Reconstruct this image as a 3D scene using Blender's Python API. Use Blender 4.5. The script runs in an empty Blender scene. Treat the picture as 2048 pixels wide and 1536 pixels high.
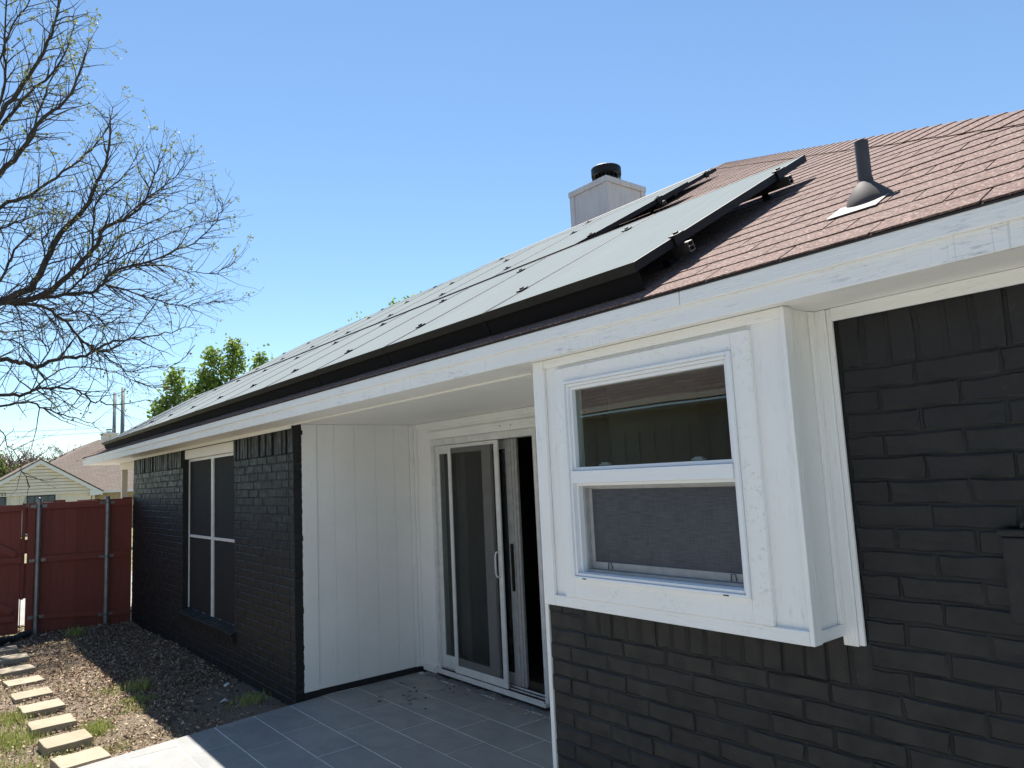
import bpy, bmesh, math, random
import numpy as np
from mathutils import Vector, Matrix

scene = bpy.context.scene
COL = scene.collection
# ------------------------------------------------------------------ camera
cam_d = bpy.data.cameras.new("camera")
cam_d.sensor_width = 36.0
cam_d.lens = 36.0 * 1456.34 / 2048.0
cam_d.clip_start = 0.05
cam_d.clip_end = 2000.0
cam = bpy.data.objects.new("camera", cam_d)
COL.objects.link(cam)
CR = Vector((0.62194749, 0.78158814, -0.04797191))
CD = Vector((-0.12596772, 0.03939807, -0.99125170))
CF = Vector((-0.77286057, 0.62254941, 0.12295841))
H = 1.75
cam.matrix_world = Matrix(((CR.x, -CD.x, -CF.x, 0.0), (CR.y, -CD.y, -CF.y, 0.0),
                           (CR.z, -CD.z, -CF.z, H), (0, 0, 0, 1)))
scene.camera = cam
# ------------------------------------------------------------------ sky, sun, exposure
TO_SUN = Vector((-0.46, 0.24, 1.0)).normalized()
SUN_EL = math.asin(TO_SUN.z)
SUN_AZ = math.atan2(TO_SUN.x, TO_SUN.y)          # clockwise from +Y
world = bpy.data.worlds.new("World")
scene.world = world
world.use_nodes = True
wn = world.node_tree
wn.nodes.clear()
w_out = wn.nodes.new("ShaderNodeOutputWorld")
w_bg = wn.nodes.new("ShaderNodeBackground")
w_sky = wn.nodes.new("ShaderNodeTexSky")
w_sky.sky_type = 'NISHITA'
w_sky.sun_disc = False
w_sky.sun_elevation = SUN_EL
w_sky.sun_rotation = SUN_AZ
w_sky.air_density = 1.0
w_sky.dust_density = 0.0
w_sky.ozone_density = 2.0
w_bg.inputs["Strength"].default_value = 0.05
w_tint = wn.nodes.new("ShaderNodeMix"); w_tint.data_type = 'RGBA'; w_tint.blend_type = 'MULTIPLY'
w_tint.inputs[0].default_value = 1.0
w_tint.inputs[7].default_value = (0.90, 1.0, 1.02, 1)
wn.links.new(w_sky.outputs[0], w_tint.inputs[6])
wn.links.new(w_tint.outputs[2], w_bg.inputs["Color"])
wn.links.new(w_bg.outputs[0], w_out.inputs["Surface"])
sun_d = bpy.data.lights.new("sun", 'SUN')
sun_d.energy = 3.25
sun_d.angle = math.radians(0.53)
sun_d.color = (1.0, 0.94, 0.85)
sun = bpy.data.objects.new("sun", sun_d)
COL.objects.link(sun)
sun.location = TO_SUN * 40
sun.rotation_euler = TO_SUN.to_track_quat('Z', 'Y').to_euler()
scene.view_settings.view_transform = 'Standard'
scene.view_settings.look = 'None'
scene.view_settings.gamma = 1.0
scene.view_settings.exposure = 1.78
scene.view_settings.use_curve_mapping = False

rng = random.Random(7)

# ------------------------------------------------------------------ materials
def _n(nt, t, **kw):
    n = nt.nodes.new(t)
    for k, v in kw.items():
        setattr(n, k, v)
    return n

class Mat:
    """small node builder: everything in world/object coordinates"""
    def __init__(self, name, base, rough=0.6, spec=0.5, metallic=0.0):
        self.m = bpy.data.materials.new(name)
        self.m.use_nodes = True
        self.nt = self.m.node_tree
        self.bsdf = self.nt.nodes["Principled BSDF"]
        self.bsdf.inputs["Base Color"].default_value = (*base, 1)
        self.bsdf.inputs["Roughness"].default_value = rough
        self.bsdf.inputs["Specular IOR Level"].default_value = spec
        self.bsdf.inputs["Metallic"].default_value = metallic
        self.base = base
        self.col = None
        self.nrm = None
        self.tc = None
    def coords(self, scale=(1, 1, 1), which="Object", rot=(0, 0, 0)):
        if self.tc is None:
            self.tc = _n(self.nt, "ShaderNodeTexCoord")
        mp = _n(self.nt, "ShaderNodeMapping")
        mp.inputs["Scale"].default_value = scale
        mp.inputs["Rotation"].default_value = rot
        self.nt.links.new(self.tc.outputs[which], mp.inputs[0])
        return mp.outputs[0]
    def geo(self, scale=(1, 1, 1)):
        g = _n(self.nt, "ShaderNodeNewGeometry")
        mp = _n(self.nt, "ShaderNodeMapping")
        mp.inputs["Scale"].default_value = scale
        self.nt.links.new(g.outputs["Position"], mp.inputs[0])
        return mp.outputs[0]
    def noise(self, scale, detail=4, rough=0.55, coord=None, dist=0.0):
        n = _n(self.nt, "ShaderNodeTexNoise")
        n.inputs["Scale"].default_value = scale
        n.inputs["Detail"].default_value = detail
        n.inputs["Roughness"].default_value = rough
        n.inputs["Distortion"].default_value = dist
        self.nt.links.new(coord if coord is not None else self.geo(), n.inputs["Vector"])
        return n.outputs["Fac"]
    def voronoi(self, scale, coord=None, feature='F1', out="Distance"):
        n = _n(self.nt, "ShaderNodeTexVoronoi", feature=feature)
        n.inputs["Scale"].default_value = scale
        self.nt.links.new(coord if coord is not None else self.geo(), n.inputs["Vector"])
        return n.outputs[out]
    def ramp(self, fac, stops):
        r = _n(self.nt, "ShaderNodeValToRGB")
        e = r.color_ramp.elements
        while len(e) < len(stops):
            e.new(0.5)
        for i, (p, c) in enumerate(stops):
            e[i].position = p
            e[i].color = (*c, 1) if not isinstance(c, (int, float)) else (c, c, c, 1)
        self.nt.links.new(fac, r.inputs[0])
        return r.outputs[0]
    def island(self):
        g = _n(self.nt, "ShaderNodeNewGeometry")
        o = _n(self.nt, "ShaderNodeObjectInfo")
        a = _n(self.nt, "ShaderNodeMath", operation='ADD')
        f = _n(self.nt, "ShaderNodeMath", operation='FRACT')
        self.nt.links.new(g.outputs["Random Per Island"], a.inputs[0])
        self.nt.links.new(o.outputs["Random"], a.inputs[1])
        self.nt.links.new(a.outputs[0], f.inputs[0])
        return f.outputs[0]
    def mix(self, fac, a, b, mode='MIX'):
        m = _n(self.nt, "ShaderNodeMix", data_type='RGBA', blend_type=mode)
        for inp, v in ((0, fac), (6, a), (7, b)):
            if isinstance(v, (int, float)):
                m.inputs[inp].default_value = v if inp == 0 else (v, v, v, 1)
            elif isinstance(v, tuple):
                m.inputs[inp].default_value = (*v, 1)
            else:
                self.nt.links.new(v, m.inputs[inp])
        return m.outputs[2]
    def color(self, c):
        self.nt.links.new(c, self.bsdf.inputs["Base Color"]); return self
    def set_rough(self, c):
        self.nt.links.new(c, self.bsdf.inputs["Roughness"]); return self
    def bump(self, h, strength=0.3, dist=0.01):
        b = _n(self.nt, "ShaderNodeBump")
        b.inputs["Strength"].default_value = strength
        b.inputs["Distance"].default_value = dist
        self.nt.links.new(h, b.inputs["Height"])
        if self.nrm is not None:
            self.nt.links.new(self.nrm, b.inputs["Normal"])
        self.nrm = b.outputs[0]
        self.nt.links.new(self.nrm, self.bsdf.inputs["Normal"])
        return self

def white_paint(name, grain, base=(0.90, 0.89, 0.86), wear=0.5, rough=0.5):
    """painted sawn wood; grain = scale vector, small along the board"""
    m = Mat(name, base, rough)
    g = m.noise(1.0, 5, 0.65, m.geo(grain))
    soft = m.noise(2.5, 3, 0.5)
    specks = m.noise(1.0, 8, 0.78, m.geo(tuple(x * 1.5 for x in grain)), 0.15)
    patch = m.noise(4.5, 4, 0.6)
    w = m.nt.nodes.new("ShaderNodeMath"); w.operation = 'MULTIPLY'
    m.nt.links.new(m.ramp(specks, [(0.55, 0.0), (0.62, 1.0)]), w.inputs[0])
    m.nt.links.new(m.ramp(patch, [(0.44, 0.0), (0.62, 1.0)]), w.inputs[1])
    w2 = m.nt.nodes.new("ShaderNodeMath"); w2.operation = 'MULTIPLY'
    m.nt.links.new(w.outputs[0], w2.inputs[0]); w2.inputs[1].default_value = wear
    c1 = m.ramp(soft, [(0.25, tuple(x * 0.94 for x in base)), (0.75, base)])
    c2 = m.mix(w2.outputs[0], c1, (0.46, 0.47, 0.48))
    if name.startswith('weathered fascia'):
        ck = m.noise(1.0, 2, 0.5, m.geo((16, 0.3, 0.3)), 0.0)
        ck2 = m.noise(1.0, 3, 0.6, m.geo((1.3, 5, 9)))
        lo = m.ramp(ck, [(0.488, 0.0), (0.5, 1.0), (0.512, 0.0)])
        wm = m.nt.nodes.new("ShaderNodeMath"); wm.operation = 'MULTIPLY'
        m.nt.links.new(lo, wm.inputs[0]); m.nt.links.new(m.ramp(ck2, [(0.45, 0.0), (0.6, 0.4)]), wm.inputs[1])
        c2 = m.mix(wm.outputs[0], c2, (0.38, 0.39, 0.41))
    m.color(c2)
    m.bump(g, 0.45, 0.005)
    m.bump(specks, 0.35, 0.003)
    return m.m

M = {}
M['white_x'] = white_paint('white paint along x', (9, 60, 90), wear=0.65)
M['white_z'] = white_paint('white paint upright', (80, 80, 7), wear=0.4)
M['fascia'] = white_paint('weathered fascia paint', (7, 60, 60), wear=0.9)
M['white_y'] = white_paint('white paint along y', (80, 9, 90), wear=0.2)
M['white_rough'] = white_paint('rough white casing paint', (42, 42, 42), wear=0.6)
M['soffit'] = white_paint('soffit paint', (10, 16, 30), (0.90, 0.88, 0.82), wear=0.05)
mm = Mat('white vinyl', (0.83, 0.84, 0.85), 0.3); mm.bump(mm.noise(60, 2), 0.04, 0.002); M['vinyl'] = mm.m
mm = Mat('white aluminium', (0.72, 0.72, 0.70), 0.35, 0.5); mm.color(mm.ramp(mm.noise(14, 4), [(0.3, (0.62, 0.62, 0.60)), (0.7, (0.76, 0.76, 0.75))])); M['alu'] = mm.m
mm = Mat('grey aluminium', (0.36, 0.355, 0.35), 0.4, 0.5); mm.color(mm.ramp(mm.noise(20, 3), [(0.3, (0.30, 0.30, 0.295)), (0.7, (0.40, 0.395, 0.39))])); M['alu_grey'] = mm.m

def black_brick():
    m = Mat('black painted brick', (0.022, 0.023, 0.025), 0.55, 0.38)
    isl = m.island()
    n = m.noise(9, 5, 0.6)
    c = m.ramp(n, [(0.25, (0.010, 0.010, 0.0104)), (0.6, (0.0145, 0.0146, 0.0150)), (0.8, (0.020, 0.020, 0.0202))])
    c = m.mix(0.35, c, m.ramp(isl, [(0.0, (0.011, 0.011, 0.0115)), (1.0, (0.020, 0.020, 0.0203))]))
    chalk = m.noise(38, 6, 0.7)
    patch = m.noise(6.5, 3, 0.5)
    w = m.nt.nodes.new("ShaderNodeMath"); w.operation = 'MULTIPLY'
    m.nt.links.new(m.ramp(chalk, [(0.58, 0.0), (0.7, 1.0)]), w.inputs[0])
    m.nt.links.new(m.ramp(patch, [(0.5, 0.0), (0.66, 0.55)]), w.inputs[1])
    dn = m.noise(210, 3, 0.7)
    cc = m.mix(w.outputs[0], c, (0.055, 0.055, 0.054))
    m.color(m.mix(m.ramp(dn, [(0.66, 0.0), (0.74, 0.5)]), cc, (0.075, 0.073, 0.07)))
    m.bump(m.noise(26, 6, 0.65), 0.38, 0.004)
    m.bump(m.noise(170, 4, 0.65), 0.4, 0.0012)
    m.set_rough(m.ramp(m.noise(16, 4), [(0.3, 0.42), (0.7, 0.66)]))
    return m.m
M['brick'] = black_brick()
mm = Mat('black painted mortar', (0.0165, 0.0165, 0.0168), 0.6, 0.35)
mm.bump(mm.noise(45, 6, 0.7), 0.8, 0.006); M['mortar'] = mm.m
mm = Mat('black base paint', (0.012, 0.012, 0.014), 0.5); mm.bump(mm.noise(30, 5), 0.5, 0.006); M['black_base'] = mm.m

def shingle_mat():
    m = Mat('brown asphalt shingle', (0.2, 0.12, 0.1), 0.9, 0.25)
    isl = m.island()
    tab = m.ramp(isl, [(0.0, (0.112, 0.070, 0.063)), (0.35, (0.142, 0.084, 0.073)), (0.65, (0.126, 0.081, 0.071)), (1.0, (0.158, 0.096, 0.083))])
    gr = m.voronoi(150, out="Color")
    sep = _n(m.nt, "ShaderNodeSeparateColor"); m.nt.links.new(gr, sep.inputs[0])
    gran = m.ramp(sep.outputs[0], [(0.0, (0.05, 0.038, 0.037)), (0.3, (0.125, 0.072, 0.062)), (0.65, (0.22, 0.143, 0.123)), (0.88, (0.345, 0.260, 0.222)), (1.0, (0.49, 0.40, 0.34))])
    c = m.mix(0.58, tab, gran)
    blot = m.noise(5.5, 4, 0.6)
    c = m.mix(m.ramp(blot, [(0.35, 0.0), (0.75, 0.35)]), c, (0.17, 0.12, 0.11))
    m.color(c)
    m.bump(sep.outputs[1], 0.5, 0.003)
    m.bump(m.noise(40, 3), 0.2, 0.004)
    return m.m
M['shingle'] = shingle_mat()
mm = Mat('roof underlay', (0.03, 0.026, 0.025), 0.9); mm.bump(mm.noise(60), 0.3); M['underlay'] = mm.m

def panel_glass():
    m = Mat('solar glass', (0.016, 0.018, 0.024), 0.33, 0.0)
    co = m.geo((1, 1, 1))
    m.bsdf.inputs["Coat Weight"].default_value = 0.0
    smear = m.noise(3.0, 5, 0.6, m.geo((1.6, 0.5, 0.5)))
    m.set_rough(m.ramp(smear, [(0.3, 0.32), (0.7, 0.42)]))
    dust_sheen = m.noise(1.0, 6, 0.7, m.geo((14, 2.0, 2.0)))
    m.color(m.ramp(dust_sheen, [(0.3, (0.200, 0.228, 0.236)), (0.7, (0.226, 0.254, 0.260))]))  # pale grey puts the sky sheen into the glass colour, along with dust
    m.bump(m.noise(220, 2), 0.05, 0.001)
    return m.m
M['solar'] = panel_glass()
mm = Mat('black anodised frame', (0.012, 0.012, 0.013), 0.5, 0.25); mm.bump(mm.noise(300, 2), 0.05, 0.001)
mm.color(mm.ramp(mm.noise(12, 4), [(0.3, (0.006, 0.006, 0.0065)), (0.7, (0.011, 0.011, 0.0115))])); M['black_metal'] = mm.m
mm = Mat('mill aluminium', (0.22, 0.21, 0.205), 0.35, 0.5, 1.0); mm.set_rough(mm.ramp(mm.noise(30), [(0.3, 0.3), (0.7, 0.5)])); M['mill'] = mm.m
mm = Mat('galvanised steel', (0.42, 0.43, 0.44), 0.4, 0.5, 0.85)
mm.color(mm.ramp(mm.voronoi(30), [(0.0, (0.16, 0.15, 0.15)), (0.7, (0.25, 0.24, 0.24))])); M['galv'] = mm.m
mm = Mat('grey steel post', (0.13, 0.135, 0.145), 0.42, 0.5, 0.55)
mm.color(mm.ramp(mm.noise(9, 4), [(0.3, (0.22, 0.225, 0.235)), (0.7, (0.33, 0.335, 0.345))])); M['post_steel'] = mm.m
mm = Mat('painted vent lead', (0.10, 0.092, 0.095), 0.7, 0.25)
mm.color(mm.ramp(mm.noise(12, 5), [(0.3, (0.055, 0.048, 0.050)), (0.7, (0.085, 0.076, 0.078))])); M['vent'] = mm.m
mm = Mat('vent pipe paint', (0.045, 0.04, 0.042), 0.5, 0.5)
mm.color(mm.ramp(mm.noise(14, 5), [(0.3, (0.034, 0.030, 0.032)), (0.7, (0.062, 0.056, 0.058))])); M['ventpipe'] = mm.m
mm = Mat('sheet flashing', (0.52, 0.50, 0.49), 0.65, 0.3, 0.0)
mm.color(mm.ramp(mm.noise(16, 5), [(0.3, (0.24, 0.225, 0.22)), (0.7, (0.36, 0.34, 0.335))])); M['flash'] = mm.m

def glass_mat(name, tint, alpha_mix, rough=0.0):
    m = bpy.data.materials.new(name); m.use_nodes = True
    nt = m.node_tree; nt.nodes.clear()
    o = _n(nt, "ShaderNodeOutputMaterial")
    tr = _n(nt, "ShaderNodeBsdfTransparent"); tr.inputs[0].default_value = (*tint, 1)
    gl = _n(nt, "ShaderNodeBsdfGlossy"); gl.inputs["Roughness"].default_value = rough
    gl.inputs["Color"].default_value = (1, 1, 1, 1)
    fr = _n(nt, "ShaderNodeFresnel"); fr.inputs["IOR"].default_value = alpha_mix
    tcn = _n(nt, "ShaderNodeNewGeometry")
    nz = _n(nt, "ShaderNodeTexNoise"); nz.inputs["Scale"].default_value = 1.6; nz.inputs["Detail"].default_value = 1
    nt.links.new(tcn.outputs["Position"], nz.inputs["Vector"])
    bp = _n(nt, "ShaderNodeBump"); bp.inputs["Strength"].default_value = 0.12; bp.inputs["Distance"].default_value = 0.012
    nt.links.new(nz.outputs["Fac"], bp.inputs["Height"])
    nt.links.new(bp.outputs[0], gl.inputs["Normal"])
    nt.links.new(bp.outputs[0], fr.inputs["Normal"])
    inv = _n(nt, "ShaderNodeMath", operation='SUBTRACT'); inv.inputs[0].default_value = 1.0
    nt.links.new(tcn.outputs["Backfacing"], inv.inputs[1])
    mul = _n(nt, "ShaderNodeMath", operation='MULTIPLY')
    nt.links.new(fr.outputs[0], mul.inputs[0]); nt.links.new(inv.outputs[0], mul.inputs[1])
    mx = _n(nt, "ShaderNodeMixShader")
    nt.links.new(mul.outputs[0], mx.inputs[0]); nt.links.new(tr.outputs[0], mx.inputs[1]); nt.links.new(gl.outputs[0], mx.inputs[2])
    nt.links.new(mx.outputs[0], o.inputs[0])
    return m
M['glass'] = glass_mat('window glass', (0.72, 0.75, 0.72), 1.8)
M['door_glass'] = glass_mat('door glass', (0.70, 0.74, 0.72), 1.6)

def screen_mat(name, color, alpha, wx, wz):
    m = Mat(name, color, 0.55, 0.4)
    n = m.noise(1.0, 4, 0.6, m.geo((wx, 40, wz)))
    n2 = m.noise(1.0, 3, 0.6, m.geo((wz * 0.8, 40, wx)))
    big = m.noise(2.0, 3, 0.5)
    s = m.mix(0.35, n, n2)
    s = m.mix(0.25, s, big)
    lo = tuple(c * 0.55 for c in color); hi = tuple(c * 1.6 for c in color)
    m.color(m.ramp(s, [(0.35, lo), (0.62, hi)]))
    m.bump(n, 0.3, 0.002)
    m.bsdf.inputs["Alpha"].default_value = alpha
    return m.m
M['screen'] = screen_mat('insect screen mesh', (0.062, 0.066, 0.078), 0.93, 14, 260)
M['door_screen'] = screen_mat('door screen mesh', (0.040, 0.040, 0.040), 0.34, 120, 6)
mm = Mat('black solar screen', (0.016, 0.0155, 0.0155), 0.75, 0.3)
mm.bump(mm.noise(500, 2), 0.2, 0.001); mm.color(mm.ramp(mm.noise(3, 3), [(0.3, (0.014, 0.0135, 0.0135)), (0.7, (0.019, 0.0185, 0.018))])); M['solar_screen'] = mm.m

def red_wood(name, base, grain):
    m = Mat(name, base, 0.62, 0.35)
    g = m.noise(1.0, 5, 0.65, m.geo(grain))
    isl = m.island()
    a = tuple(c * 0.72 for c in base); b = tuple(c * 1.2 for c in base)
    c = m.mix(0.5, m.ramp(g, [(0.3, a), (0.7, b)]), m.ramp(isl, [(0, tuple(c * 0.78 for c in base)), (1, tuple(c * 1.22 for c in base))]))
    m.color(c); m.bump(g, 0.35, 0.004)
    return m.m
M['red_board'] = red_wood('red stained fence board', (0.225, 0.054, 0.037), (60, 60, 5))
M['red_rail'] = red_wood('red stained rail', (0.245, 0.060, 0.042), (60, 6, 70))
M['raw_board'] = red_wood('weathered fence back', (0.28, 0.19, 0.12), (60, 60, 5))

def tile_mat():
    m = Mat('grey slate tile', (0.2, 0.21, 0.22), 0.6, 0.4)
    isl = m.island()
    n = m.noise(1.0, 6, 0.62, m.geo((2.2, 3.4, 3)), 1.2)
    c = m.ramp(n, [(0.25, (0.172, 0.178, 0.174)), (0.5, (0.255, 0.260, 0.253)), (0.75, (0.335, 0.332, 0.318))])
    c = m.mix(0.35, c, m.ramp(isl, [(0, (0.228, 0.237, 0.237)), (1, (0.330, 0.332, 0.322))]))
    d = m.noise(14, 5, 0.7)
    c = m.mix(m.ramp(d, [(0.6, 0.0), (0.8, 0.3)]), c, (0.16, 0.165, 0.17))
    m.color(c)
    m.bump(n, 0.25, 0.006); m.bump(m.noise(70, 4), 0.15, 0.002)
    m.set_rough(m.ramp(m.noise(5, 3), [(0.3, 0.48), (0.7, 0.68)]))
    return m.m
M['tile'] = tile_mat()
mm = Mat('grey mortar smear', (0.2, 0.2, 0.2), 0.9); mm.color(mm.ramp(mm.noise(40, 4), [(0.3, (0.13, 0.125, 0.12)), (0.7, (0.27, 0.265, 0.26))])); M['smear'] = mm.m
mm = Mat('pale grout', (0.56, 0.58, 0.58), 0.85)
mm.color(mm.ramp(mm.noise(18, 5, 0.7), [(0.30, (0.35, 0.36, 0.36)), (0.45, (0.82, 0.83, 0.82))])); M['grout'] = mm.m

def dirt_mat():
    m = Mat('bare soil with litter', (0.16, 0.12, 0.09), 0.95, 0.2)
    n1 = m.noise(1.7, 5, 0.6); n2 = m.noise(22, 6, 0.7); n3 = m.noise(90, 4, 0.7)
    c = m.ramp(n1, [(0.3, (0.135, 0.102, 0.074)), (0.5, (0.215, 0.170, 0.122)), (0.7, (0.28, 0.228, 0.165))])
    c = m.mix(0.6, c, m.ramp(n2, [(0.3, (0.08, 0.06, 0.045)), (0.55, (0.20, 0.155, 0.115)), (0.75, (0.34, 0.28, 0.20))]))
    c = m.mix(0.3, c, m.ramp(n3, [(0.3, (0.06, 0.05, 0.04)), (0.7, (0.36, 0.30, 0.23))]))
    m.color(c); m.bump(n2, 0.9, 0.03); m.bump(n3, 0.7, 0.01)
    return m.m
M['dirt'] = dirt_mat()
def leaf_litter():
    m = Mat('dry fallen leaf', (0.2, 0.12, 0.08), 0.75, 0.3)
    isl = m.island()
    c = m.ramp(isl, [(0.0, (0.075, 0.040, 0.029)), (0.3, (0.17, 0.104, 0.068)), (0.6, (0.29, 0.196, 0.132)), (0.85, (0.43, 0.325, 0.222)), (1.0, (0.60, 0.485, 0.35))])
    m.color(c)
    return m.m
M['litter'] = leaf_litter()
def foliage(name, a, b, c, trans=0.25):
    m = Mat(name, b, 0.55, 0.35)
    m.color(m.ramp(m.island(), [(0.0, a), (0.5, b), (1.0, c)]))
    if trans:
        nt = m.nt
        tl = _n(nt, "ShaderNodeBsdfTranslucent")
        nt.links.new(m.bsdf.inputs["Base Color"].links[0].from_socket, tl.inputs[0])
        mx = _n(nt, "ShaderNodeMixShader"); mx.inputs[0].default_value = trans
        out = nt.nodes["Material Output"]
        nt.links.new(m.bsdf.outputs[0], mx.inputs[1]); nt.links.new(tl.outputs[0], mx.inputs[2])
        nt.links.new(mx.outputs[0], out.inputs[0])
    return m.m
M['grass'] = foliage('grass blade', (0.20, 0.26, 0.06), (0.34, 0.40, 0.10), (0.50, 0.50, 0.20))
M['straw'] = foliage('dry grass', (0.30, 0.27, 0.13), (0.46, 0.41, 0.22), (0.58, 0.51, 0.32), 0.1)
M['leaf'] = foliage('spring foliage', (0.12, 0.20, 0.04), (0.21, 0.31, 0.06), (0.33, 0.42, 0.10), 0.45)
M['bud'] = foliage('opening bud leaf', (0.12, 0.16, 0.04), (0.22, 0.26, 0.07), (0.33, 0.33, 0.12), 0.35)
M['brownleaf'] = foliage('old brown leaf', (0.13, 0.08, 0.05), (0.22, 0.13, 0.08), (0.25, 0.20, 0.09), 0.2)
def bark(name, a, b):
    m = Mat(name, a, 0.85, 0.3)
    n = m.noise(1.0, 5, 0.65, m.geo((30, 30, 9)))
    m.color(m.ramp(n, [(0.3, a), (0.7, b)])); m.bump(n, 0.6, 0.01)
    return m.m
M['bark'] = bark('dark tree bark', (0.030, 0.024, 0.021), (0.072, 0.058, 0.048))
M['twig'] = bark('grey twig bark', (0.050, 0.042, 0.038), (0.10, 0.085, 0.072))
M['shrubtwig'] = bark('pinkish twig bark', (0.15, 0.105, 0.095), (0.25, 0.185, 0.165))

def stone_mat():
    m = Mat('buff concrete paver', (0.42, 0.36, 0.27), 0.85, 0.3)
    isl = m.island()
    n = m.noise(9, 6, 0.65)
    c = m.ramp(n, [(0.3, (0.275, 0.235, 0.168)), (0.7, (0.385, 0.335, 0.250))])
    c = m.mix(0.4, c, m.ramp(isl, [(0, (0.27, 0.225, 0.15)), (1, (0.40, 0.355, 0.28))]))
    d = m.noise(3.5, 5, 0.6)
    c = m.mix(m.ramp(d, [(0.52, 0.0), (0.75, 0.55)]), c, (0.22, 0.18, 0.13))
    m.color(c); m.bump(n, 0.5, 0.006); m.bump(m.noise(120, 3), 0.4, 0.002)
    return m.m
M['stone'] = stone_mat()
mm = Mat('cream clapboard', (0.60, 0.58, 0.47), 0.6); mm.color(mm.ramp(mm.noise(3, 4), [(0.3, (0.74, 0.645, 0.53)), (0.7, (0.80, 0.71, 0.60))])); M['clap'] = mm.m
mm = Mat('far white trim', (0.74, 0.75, 0.75), 0.5); mm.bump(mm.noise(20), 0.1); M['far_white'] = mm.m
mm = Mat('far cream trim', (0.66, 0.62, 0.52), 0.5); mm.bump(mm.noise(20), 0.1); M['far_cream'] = mm.m
mm = Mat('tan masonry', (0.36, 0.27, 0.16), 0.85)
mm.color(mm.ramp(mm.noise(2.4, 6, 0.7), [(0.3, (0.28, 0.19, 0.10)), (0.5, (0.40, 0.29, 0.17)), (0.75, (0.52, 0.42, 0.27))])); M['tan'] = mm.m
def far_roof():
    m = Mat('far brown roof', (0.27, 0.20, 0.165), 0.9, 0.2)
    bt = _n(m.nt, "ShaderNodeTexBrick")
    bt.inputs["Scale"].default_value = 1.0
    bt.inputs["Color1"].default_value = (0.150, 0.123, 0.102, 1); bt.inputs["Color2"].default_value = (0.188, 0.158, 0.134, 1)
    bt.inputs["Mortar"].default_value = (0.10, 0.078, 0.068, 1)
    bt.inputs["Mortar Size"].default_value = 0.015
    bt.inputs["Brick Width"].default_value = 0.4; bt.inputs["Row Height"].default_value = 0.14
    g = _n(m.nt, "ShaderNodeNewGeometry"); sp = _n(m.nt, "ShaderNodeSeparateXYZ"); cb = _n(m.nt, "ShaderNodeCombineXYZ")
    ad = _n(m.nt, "ShaderNodeMath", operation='MULTIPLY'); ad.inputs[1].default_value = 1.9
    m.nt.links.new(g.outputs["Position"], sp.inputs[0])
    m.nt.links.new(sp.outputs["Z"], ad.inputs[0]); m.nt.links.new(ad.outputs[0], cb.inputs[1])
    m.nt.links.new(sp.outputs["Y"], cb.inputs[0]); m.nt.links.new(cb.outputs[0], bt.inputs[0])
    c = m.mix(m.ramp(m.noise(1.6, 5, 0.6), [(0.3, 0.0), (0.8, 0.5)]), bt.outputs[0], (0.135, 0.105, 0.092))
    m.color(c); m.bump(m.noise(50), 0.3)
    return m.m
M['far_roof'] = far_roof()
def near_roof():
    m = Mat('brown roof across the yard', (0.2, 0.15, 0.12), 0.9, 0.2)
    bt = _n(m.nt, "ShaderNodeTexBrick")
    bt.inputs["Scale"].default_value = 1.0
    bt.inputs["Color1"].default_value = (0.135, 0.115, 0.105, 1); bt.inputs["Color2"].default_value = (0.18, 0.155, 0.14, 1)
    bt.inputs["Mortar"].default_value = (0.06, 0.045, 0.04, 1); bt.inputs["Mortar Size"].default_value = 0.012
    bt.inputs["Brick Width"].default_value = 0.6; bt.inputs["Row Height"].default_value = 0.2
    g = _n(m.nt, "ShaderNodeNewGeometry"); sp = _n(m.nt, "ShaderNodeSeparateXYZ"); cb = _n(m.nt, "ShaderNodeCombineXYZ")
    ad = _n(m.nt, "ShaderNodeMath", operation='MULTIPLY'); ad.inputs[1].default_value = 1.9
    m.nt.links.new(g.outputs["Position"], sp.inputs[0])
    m.nt.links.new(sp.outputs["Z"], ad.inputs[0]); m.nt.links.new(ad.outputs[0], cb.inputs[1])
    m.nt.links.new(sp.outputs["X"], cb.inputs[0]); m.nt.links.new(cb.outputs[0], bt.inputs[0])
    m.color(bt.outputs[0]); m.bump(m.noise(50), 0.3)
    return m.m
M['near_roof'] = near_roof()
mm = Mat('olive siding', (0.42, 0.42, 0.36), 0.7); mm.bump(mm.noise(10), 0.1); M['olive'] = mm.m
mm = Mat('dark window pane', (0.10, 0.12, 0.13), 0.12, 0.6); mm.set_rough(mm.ramp(mm.noise(2), [(0.3, 0.08), (0.7, 0.2)])); M['far_pane'] = mm.m
mm = Mat('dark far frame', (0.02, 0.02, 0.02), 0.5); mm.bump(mm.noise(30), 0.1); M['far_dark'] = mm.m
mm = Mat('chimney paint', (0.55, 0.535, 0.52), 0.65)
g_ = mm.noise(1.0, 5, 0.65, mm.geo((26, 26, 2.5)))
mm.color(mm.ramp(g_, [(0.3, (0.48, 0.46, 0.47)), (0.55, (0.60, 0.575, 0.58)), (0.8, (0.66, 0.635, 0.63))])); mm.bump(g_, 0.2, 0.004); M['chimney'] = mm.m
mm = Mat('utility pole steel', (0.17, 0.20, 0.20), 0.6, 0.5, 0.2); mm.color(mm.ramp(mm.noise(1.2, 4), [(0.3, (0.14, 0.17, 0.17)), (0.7, (0.21, 0.24, 0.24))])); M['pole'] = mm.m
mm = Mat('cable', (0.10, 0.11, 0.12), 0.6); mm.bump(mm.noise(5), 0.05); M['cable'] = mm.m
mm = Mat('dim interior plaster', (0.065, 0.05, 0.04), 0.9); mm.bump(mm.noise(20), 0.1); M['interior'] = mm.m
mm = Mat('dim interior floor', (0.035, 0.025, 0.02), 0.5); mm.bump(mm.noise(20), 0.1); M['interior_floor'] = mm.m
mm = Mat('pale curtain', (0.30, 0.29, 0.26), 0.8); mm.bump(mm.noise(1, 3, 0.5, mm.geo((40, 40, 0.5))), 0.6, 0.02); M['curtain'] = mm.m
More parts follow.
